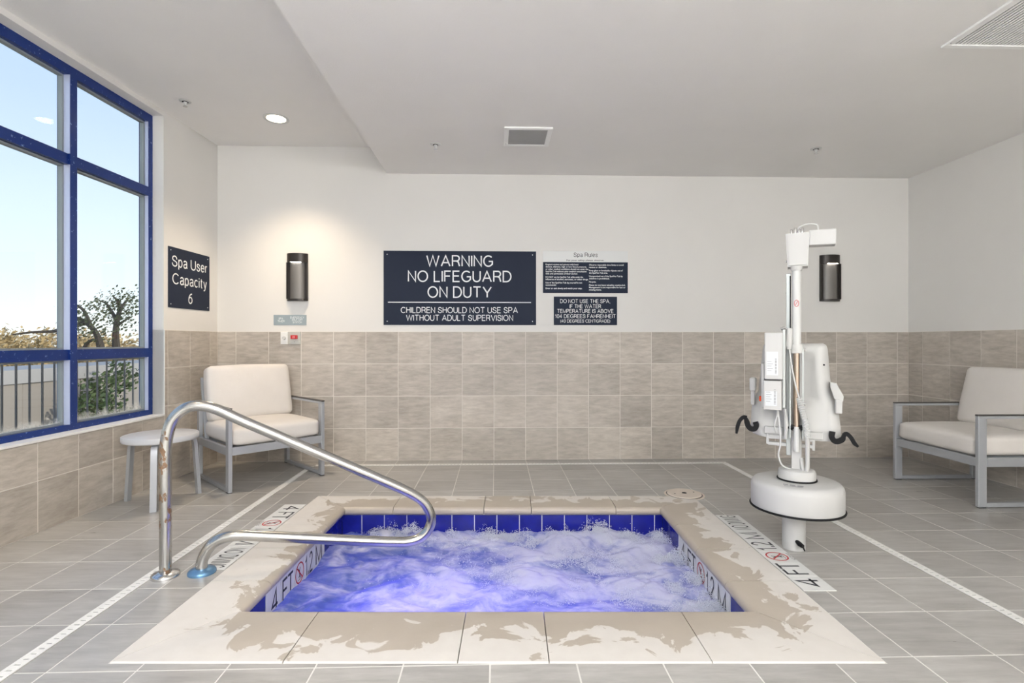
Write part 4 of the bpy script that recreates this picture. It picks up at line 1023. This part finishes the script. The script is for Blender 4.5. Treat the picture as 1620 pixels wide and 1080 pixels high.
# hand set with straight lead
bm = B(); tube(bm, bez([lp(1249, 519)+Vector((0, -.06, 0)), lp(1249, 530)+Vector((0, -.06, 0)), lp(1248, 543)+Vector((0, -.06, 0)), lp(1249, 552)+Vector((0, -.06, 0))], 5), [.012]*1+[.017]*13+[.013]*2, 12); lpart('hand_control', bm, 'whitepl', 60)
P = [lp(1249, 552)+Vector((0, -.06, 0)), lp(1252, 575)+Vector((0, -.075, 0)), lp(1258, 605)+Vector((0, -.085, 0)), lp(1264, 627)+Vector((0, -.085, 0))]
bm = B(); tube(bm, bez(P, 8), .004, 8); lpart('control_lead', bm, 'white', 60)
# coiled part
axis = bez([lp(1264, 627)+Vector((0, -.085, 0)), lp(1269, 648)+Vector((0, -.085, 0)), lp(1275, 668)+Vector((0, -.08, 0)), lp(1276.5, 686)+Vector((0, -.075, 0))], 60)
pts = []
for k, p_ in enumerate(axis):
    for s in range(2):
        an = (k*2+s)/(len(axis)*2)*2*math.pi*24; pts.append(p_+Vector((math.cos(an)*.012, math.sin(an)*.012, 0)))
bm = B(); tube(bm, pts, .0038, 6); lpart('coiled_lead', bm, 'white', 70)
bm = B(); tube(bm, bez([lp(1276.5, 685)+Vector((0, -.075, 0)), lp(1277, 715)+Vector((0, -.06, 0)), lp(1276.5, 735)+Vector((0, -.05, 0)), lp(1273, 742.5)+Vector((0, -.04, 0)), lp(1269.5, 736)+Vector((0, -.03, 0)), lp(1267.5, 722)+Vector((0, -.02, 0))], 8), .0105, 12); lpart('cable_hose', bm, 'whitepl', 60)
bm = B(); tube(bm, bez([lp(1230, 645)+Vector((0, -.08, 0)), lp(1230, 655)+Vector((0, -.09, 0)), lp(1226, 670)+Vector((0, -.09, 0)), lp(1228, 684)+Vector((0, -.06, 0))], 8), .0035, 8)
tube(bm, bez([lp(1231, 648)+Vector((0, -.085, 0)), lp(1234, 675)+Vector((0, -.09, 0)), lp(1235, 700)+Vector((0, -.08, 0)), lp(1232, 716)+Vector((0, -.08, 0)), lp(1236, 731)+Vector((0, -.07, 0)), lp(1245, 738)+Vector((0, -.05, 0)), lp(1253, 741)+Vector((0, -.02, 0))], 8), .0045, 8); lpart('power_lead', bm, 'white', 60)
bm = B(); tube(bm, [lp(1230, 645)+Vector((0, -.085, 0)), lp(1230, 655)+Vector((0, -.088, 0))], [.008, .005], 10); tube(bm, [lp(1242, 645)+Vector((0, -.05, 0)), lp(1244, 670)+Vector((0, -.05, 0)), lp(1243, 692)+Vector((0, -.05, 0))], [.008, .013, .008], 10); lpart('cable_plug', bm, 'whitepl', 50)
bm = B(); q = lp(1203, 633, D0+.02); box(bm, q.x-.011, q.x+.011, -.0, .02, q.z-.014, q.z+.014, .002, 1); lpart('stop_button', bm, 'orange')
# moulded seat: back shell standing behind the column, seat part flaring at the foot
DS = D0+.07
def outline(y, side):
    rows = [(543, 1209, 1303), (546, 1205, 1308), (552, 1203.5, 1310), (575, 1201, 1312), (600, 1198.5, 1314), (622, 1196, 1317), (640, 1186, 1325), (655, 1184.5, 1327), (675, 1184, 1329), (686, 1184.5, 1329), (692, 1187, 1327), (695, 1194, 1322)]
    for (ya, la, ra), (yb, lb, rb) in zip(rows, rows[1:]):
        if ya <= y <= yb:
            t_ = (y-ya)/(yb-ya); return la+(lb-la)*t_, ra+(rb-ra)*t_
    return rows[-1][1:]
ysr = [543, 544.5, 546, 549, 552, 558, 565, 575, 588, 600, 612, 622, 628, 634, 640, 648, 655, 665, 675, 682, 686, 690, 692, 694, 695]
NS = 24
def shell(bm, off):
    g = []
    for y in ysr:
        l_, r_ = outline(y, 0); row = []
        for k in range(NS+1):
            t_ = k/NS; x = l_+(r_-l_)*t_; c_ = abs(2*t_-1)
            e = max(0, (c_-.72)/.28)
            dd = .05*e*e if y < 640 else .05*e*e
            dish = .028*max(0, 1-(c_/.62)**4)*(1 if 560 < y < 640 else max(0, 1-abs(y-600)/62))
            low = .055*max(0, min(1, (y-636)/40.)); topc = .03*max(0, (552-y)/9.)**2
            q = lp(x, y, DS); q.y += off+dd+dish-low+topc
            row.append(bm.verts.new(q))
        g.append(row)
    return g
bm = B(); g0 = shell(bm, 0); g1 = shell(bm, .03)
ny = len(ysr)
for j in range(ny-1):
    for k in range(NS):
        bm.faces.new((g0[j][k], g0[j][k+1], g0[j+1][k+1], g0[j+1][k])); bm.faces.new((g1[j][k], g1[j+1][k], g1[j+1][k+1], g1[j][k+1]))
    bm.faces.new((g0[j][0], g0[j+1][0], g1[j+1][0], g1[j][0])); bm.faces.new((g0[j][NS], g1[j][NS], g1[j+1][NS], g0[j+1][NS]))
for k in range(NS):
    bm.faces.new((g0[0][k], g1[0][k], g1[0][k+1], g0[0][k+1])); bm.faces.new((g0[-1][k], g0[-1][k+1], g1[-1][k+1], g1[-1][k]))
seat = lpart('seat_shell', bm, 'whitepl', 45)
bm = B(); a, b = lp(1190, 694, DS), lp(1323, 672, DS); box(bm, a.x, b.x, DS-LB.y+.0, DS-LB.y+.07, a.z, a.z+.06, .02, 3); lpart('seat_pan', bm, 'whitepl', 40)
bm = B(); q = lp(1303.5, 577, DS); lathe(bm, [(0, DS-LB.y+.002), (.005, DS-LB.y+.002), (.005, DS-LB.y+.012), (0, DS-LB.y+.012)], 10, c=(q.x, 0, 0), axis='y')
for v in bm.verts: v.co.z += q.z
lpart('seat_bolt', bm, 'black')
# armrests: pads reaching away from the viewer
def armrest(x0, x1, y0, y1, ybot, s):
    dA = DS-.03
    bm = B(); a, b = lp(x0, y1, dA), lp(x1, y0, dA); yo = dA-LB.y
    box(bm, a.x, b.x, yo, yo+.07, a.z, b.z, .008, 2); o = lpart('armrest', bm, 'whitepl')
    bm = B(); c_ = lp(x0, ybot, dA); box(bm, a.x+.006, b.x-.006, yo+.01, yo+.06, c_.z, a.z+.004, .006, 2); lpart('armrest_post', bm, 'whitepl', None, o)
armrest(1182, 1193, 600, 622, 645, -1)
# right armrest is swung slightly outwards
dA = DS-.03; yo = dA-LB.y
bm = B(); pr = [lp(1313, 604, dA), lp(1322, 605, dA), lp(1333, 625, dA), lp(1332, 633, dA), lp(1319, 629, dA), lp(1313, 612, dA)]
prism(bm, [(q.x, q.z) for q in pr], -yo-.07, -yo, Matrix.Rotation(math.pi/2, 4, 'X'), .004); o = lpart('armrest', bm, 'whitepl')
bm = B(); a, b = lp(1320, 652, dA), lp(1331, 630, dA); box(bm, a.x, b.x, yo, yo+.06, a.z, b.z, .006, 2); lpart('armrest_post', bm, 'whitepl', None, o)
# seat belt straps
def strap(pts, wd, name='belt_strap'):
    bm = B(); P = bez(pts, 6); g = []
    for k, p_ in enumerate(P):
        t_ = (P[min(k+1, len(P)-1)]-P[max(k-1, 0)]).normalized(); n_ = Vector((-t_.z, 0, t_.x)); f = 1-.55*max(0, (k/len(P)-.75)/.25)
        g.append([bm.verts.new(p_+n_*(wd*f/2*sa)+Vector((0, oy, 0))) for sa, oy in ((-1, 0), (1, 0), (1, .02), (-1, .02))])
    for a_, b_ in zip(g, g[1:]):
        for k in range(4): bm.faces.new((a_[k], a_[(k+1)%4], b_[(k+1)%4], b_[k]))
    bm.faces.new(g[0]); bm.faces.new(g[-1]); lpart(name, bm, 'black', 50)
dB = DS-.085
strap([lp(1193, 671, dB), lp(1195, 677, dB), lp(1192, 682, dB), lp(1186, 682.5, dB), lp(1181, 678, dB), lp(1178, 669, dB), lp(1176, 664.5, dB)], .027)
strap([lp(1179, 665, dB), lp(1173, 664.5, dB), lp(1167, 670, dB), lp(1163, 680, dB), lp(1161, 692, dB)], .020)
strap([lp(1315, 678, dB), lp(1314, 686, dB), lp(1318, 692, dB), lp(1324, 692, dB), lp(1330, 688, dB), lp(1332, 681, dB)], .027)
strap([lp(1331, 683, dB), lp(1336, 680, dB), lp(1342, 685, dB), lp(1347, 693, dB), lp(1352.5, 698, dB)], .020)
# foot bar under the seat
dF = DS+.0; y_ = dF-LB.y
for x0, x1, y0, y1 in ((1208, 1238, 677, 688), (1269, 1301, 681, 692)):
    a, b = lp(x0, y1, dF), lp(x1, y0, dF); bm = B(); box(bm, a.x, b.x, y_-.075, y_-.03, a.z, b.z, .003, 2); lpart('seat_bracket', bm, 'whitepl')
bm = B()
for x0, x1, y0, y1 in ((1211, 1215.5, 686, 706), (1284.5, 1289, 688, 711), (1214, 1287, 692, 697), (1214, 1287, 702, 707.5)): a, b = lp(x0, y1, dF), lp(x1, y0, dF); box(bm, a.x, b.x, y_-.06, y_-.03, a.z, b.z, .003, 2)
lpart('foot_bar', bm, 'whitepl')

# ================================================================== OUTSIDE THE WINDOW
GZ = -2.6
bm = B(); box(bm, -70, -4.2, -20, 90, GZ-.2, GZ)
tag(obj('ground', bm, stone('dry_ground', (.20, .16, .10), (.34, .28, .18), (.4, .4, .4), .9)), 'dry ground far below the window', 'ground', kind='structure')
bm = B(); fbox(bm, fl, -.4, SE+1, -1.05, -WT, -.30, -.10)
tag(obj('balcony_slab', bm, M['plate']), 'narrow concrete ledge outside the window', 'balcony', kind='structure')
ro = LW(2.6, -.76, -.1)
rail = empty('railing', ro, 0, 'thin dark metal railing outside the window', 'railing')
def frl(a, n, z): return LW(a, n, z)-ro
M['railm'] = mat('dark_grey_railing', (.10, .10, .105), .5)
bm = B(); fbox(bm, frl, -.3, 5.2, -.78, -.74, 1.01, 1.05); obj('top_rail', bm, M['railm'], rail)
bm = B(); fbox(bm, frl, -.3, 5.2, -.775, -.745, .02, .05); obj('bottom_rail', bm, M['railm'], rail)
for k in range(53):
    a = -.25+.102*k; bm = B(); fbox(bm, frl, a-.005, a+.005, -.765, -.755, .05, 1.01); obj('picket', bm, M['railm'], rail)
for a in (-.3, 1.6, 3.4, 5.2):
    bm = B(); fbox(bm, frl, a-.02, a+.02, -.78, -.74, -.1, 1.01); obj('post', bm, M['railm'], rail)
# shed of upright panels
shed = empty('shed', (-9.3, 11, GZ), 0, 'long grey beige shed of upright panels beyond the railing', 'shed')
M['shed'] = mat('beige_metal_panel', (.27, .25, .235), .6); M['shedtop'] = mat('pale_shed_fascia', (.32, .32, .33), .6)
bm = B(); box(bm, -1.4, -.03, -5.5, 7, 0, 3.1); obj('body', bm, M['shed'], shed)
for k in range(28):
    y = -5.5+k*.4464; bm = B(); box(bm, -.03, .0+.012*(k % 2), y+.006, y+.44, 0, 2.93, .01, 1); obj('panel', bm, M['shed'], shed)
bm = B(); box(bm, -1.5, .06, -5.6, 7.1, 2.93, 3.19); obj('fascia', bm, M['shedtop'], shed)
def leaves(bm, pts, size, n, rnd):
    for c in pts:
        for k in range(n):
            d = Vector((rnd.gauss(0, 1), rnd.gauss(0, 1), rnd.gauss(0, 1))); p = Vector(c[0])+d.normalized()*c[1]*rnd.random()**.45
            a = Vector((rnd.gauss(0, 1), rnd.gauss(0, 1), rnd.gauss(0, 1))).normalized(); b = a.orthogonal().normalized(); c2 = a.cross(b)
            s_ = size*rnd.uniform(.6, 1.3)
            bm.faces.new([bm.verts.new(p+b*s_), bm.verts.new(p+c2*s_*.55), bm.verts.new(p-b*s_), bm.verts.new(p-c2*s_*.55)])
def leafmat(name, a, b):
    m = mat(name, a, .7, spec=.2); t = NT(m); oi = t.pos(); t.l(t.mix(t.noise(oi, 3, 3), a, b), t.b.inputs['Base Color']); return m
M['leaf_dark'] = leafmat('dark_foliage', (.035, .05, .03), (.10, .12, .06)); M['leaf_tan'] = leafmat('tawny_foliage', (.32, .23, .11), (.62, .49, .28)); M['leaf_ivy'] = leafmat('ivy_foliage', (.03, .06, .025), (.12, .17, .07))
M['bark'] = mat('dark_bark', (.06, .05, .042), .9)
rnd = random.Random(3)
# ivy shrub in front of the shed
root = empty('ivy_shrub', (-8.7, 11.0, GZ), 0, 'dark green shrub growing against the shed', 'shrub')
bm = B(); leaves(bm, [((rnd.uniform(-.1, .25), rnd.uniform(-.55, .55), z), .38) for z in [.3+.22*k for k in range(13)] for _ in range(2)], .055, 130, rnd); tag(obj('foliage', bm, M['leaf_ivy'], root), kind='stuff')
bm = B(); tube(bm, [(0, 0, 0), (.05, .1, 1.4), (0, 0, 2.8)], [.06, .04, .02], 7); obj('stem', bm, M['bark'], root)
root = empty('ivy_shrub', (-8.75, 7.6, GZ), 0, 'grey green shrub at the left end of the shed view', 'shrub')
bm = B(); leaves(bm, [((rnd.uniform(-.1, .25), rnd.uniform(-.5, .2), z), .36) for z in [.3+.22*k for k in range(13)] for _ in range(2)], .055, 110, rnd); tag(obj('foliage', bm, M['leaf_ivy'], root), kind='stuff')
bm = B(); tube(bm, [(0, 0, 0), (.05, 0, 1.4), (0, 0, 2.8)], [.06, .04, .02], 7); obj('stem', bm, M['bark'], root)
# two bare, wind-bent trees, limbs measured in the photograph and placed at one distance each
def bare_tree(limbs, d, trunk_px, label, spots):
    b_ = px(trunk_px[0], 540, d); root = empty('windswept_tree', (b_.x, d, GZ), 0, label, 'tree', 'dark windswept trees'); o_ = Vector((b_.x, d, GZ))
    bm = B(); x0, y0 = trunk_px; p_ = px(x0, y0, d)-o_
    tube(bm, bez([(0, 0, 0), (.1, .1, (p_.z)*.5), p_], 5), .12, 8); obj('trunk', bm, M['bark'], root)
    for li, (pts, r0) in enumerate(limbs):
        P = bez([px(x, y, d+dd)-o_ for x, y, dd in pts], 5); n = len(P)
        bm = B(); tube(bm, P, [r0*(1-.8*k/n) for k in range(n)], 6); obj('branch', bm, M['bark'], root)
    bm = B(); leaves(bm, [(px(x, y, d+rnd.uniform(-.8, .8))-o_, r) for x, y, r in spots], .05, 15, rnd); tag(obj('foliage', bm, M['leaf_dark'], root), kind='stuff')
bare_tree([([(160, 552, 0), (155, 533, .1), (146, 519, .2), (135, 510, .4), (122, 503, .6), (112, 497, .8)], .11), ([(135, 510, .4), (118, 515, .2), (100, 519, -.2), (84, 524, -.5), (55, 525, -.8), (20, 529, -1)], .09), ([(146, 519, .2), (133, 492, .4), (120, 482, .5), (106, 474, .6)], .06), ([(130, 556, 0), (140, 541, 0), (152, 537, 0), (158, 545, 0)], .06), ([(122, 503, .6), (108, 507, .8), (98, 510, 1)], .05)], 15.5, (160, 556), 'dark bare tree leaning left beyond the shed',
    [(rnd.uniform(100, 166), rnd.uniform(486, 533), .42) for _ in range(34)]+[(rnd.uniform(92, 125), rnd.uniform(508, 522), .3) for _ in range(8)])
bare_tree([([(184, 550, 0), (183, 530, 0), (185, 508, .1), (190, 490, .2), (195, 482, .3), (203, 472, .4)], .11), ([(185, 508, .1), (178, 495, .2), (168, 480, .4), (158, 476, .5)], .07), ([(190, 490, .2), (186, 476, .2), (178, 468, .2)], .06), ([(185, 515, 0), (197, 507, .2), (210, 500, .4)], .05)], 16.5, (184, 556), 'dark bare tree with upright trunk beside the leaning one',
    [(rnd.uniform(158, 212), rnd.uniform(466, 492), .42) for _ in range(26)]+[(rnd.uniform(176, 214), rnd.uniform(492, 525), .35) for _ in range(10)])
# tawny trees on the skyline
for k in range(10):
    d = 19.5+((k*7) % 5)*2.4; x_ = -12+k*25; topy = 519+((k*5) % 4)*3-(6 if k < 3 else 0)
    c = px(x_, topy, d); h = c.z-GZ; root = empty('hedge_tree', (c.x, d, GZ), 0, 'bushy tawny tree on the skyline beyond the shed', 'tree', 'tawny trees on the skyline')
    bm = B(); tube(bm, [(0, 0, 0), (.1, 0, h*.45), (0, .1, h*.8)], [.14, .09, .04], 6); obj('trunk', bm, M['bark'], root)
    bm = B(); leaves(bm, [((rnd.uniform(-.7, .7), rnd.uniform(-.6, .6), rnd.uniform(h*.25, h-.45)), .62) for _ in range(20)], .085, 100, rnd); tag(obj('foliage', bm, M['leaf_tan'], root), kind='stuff')
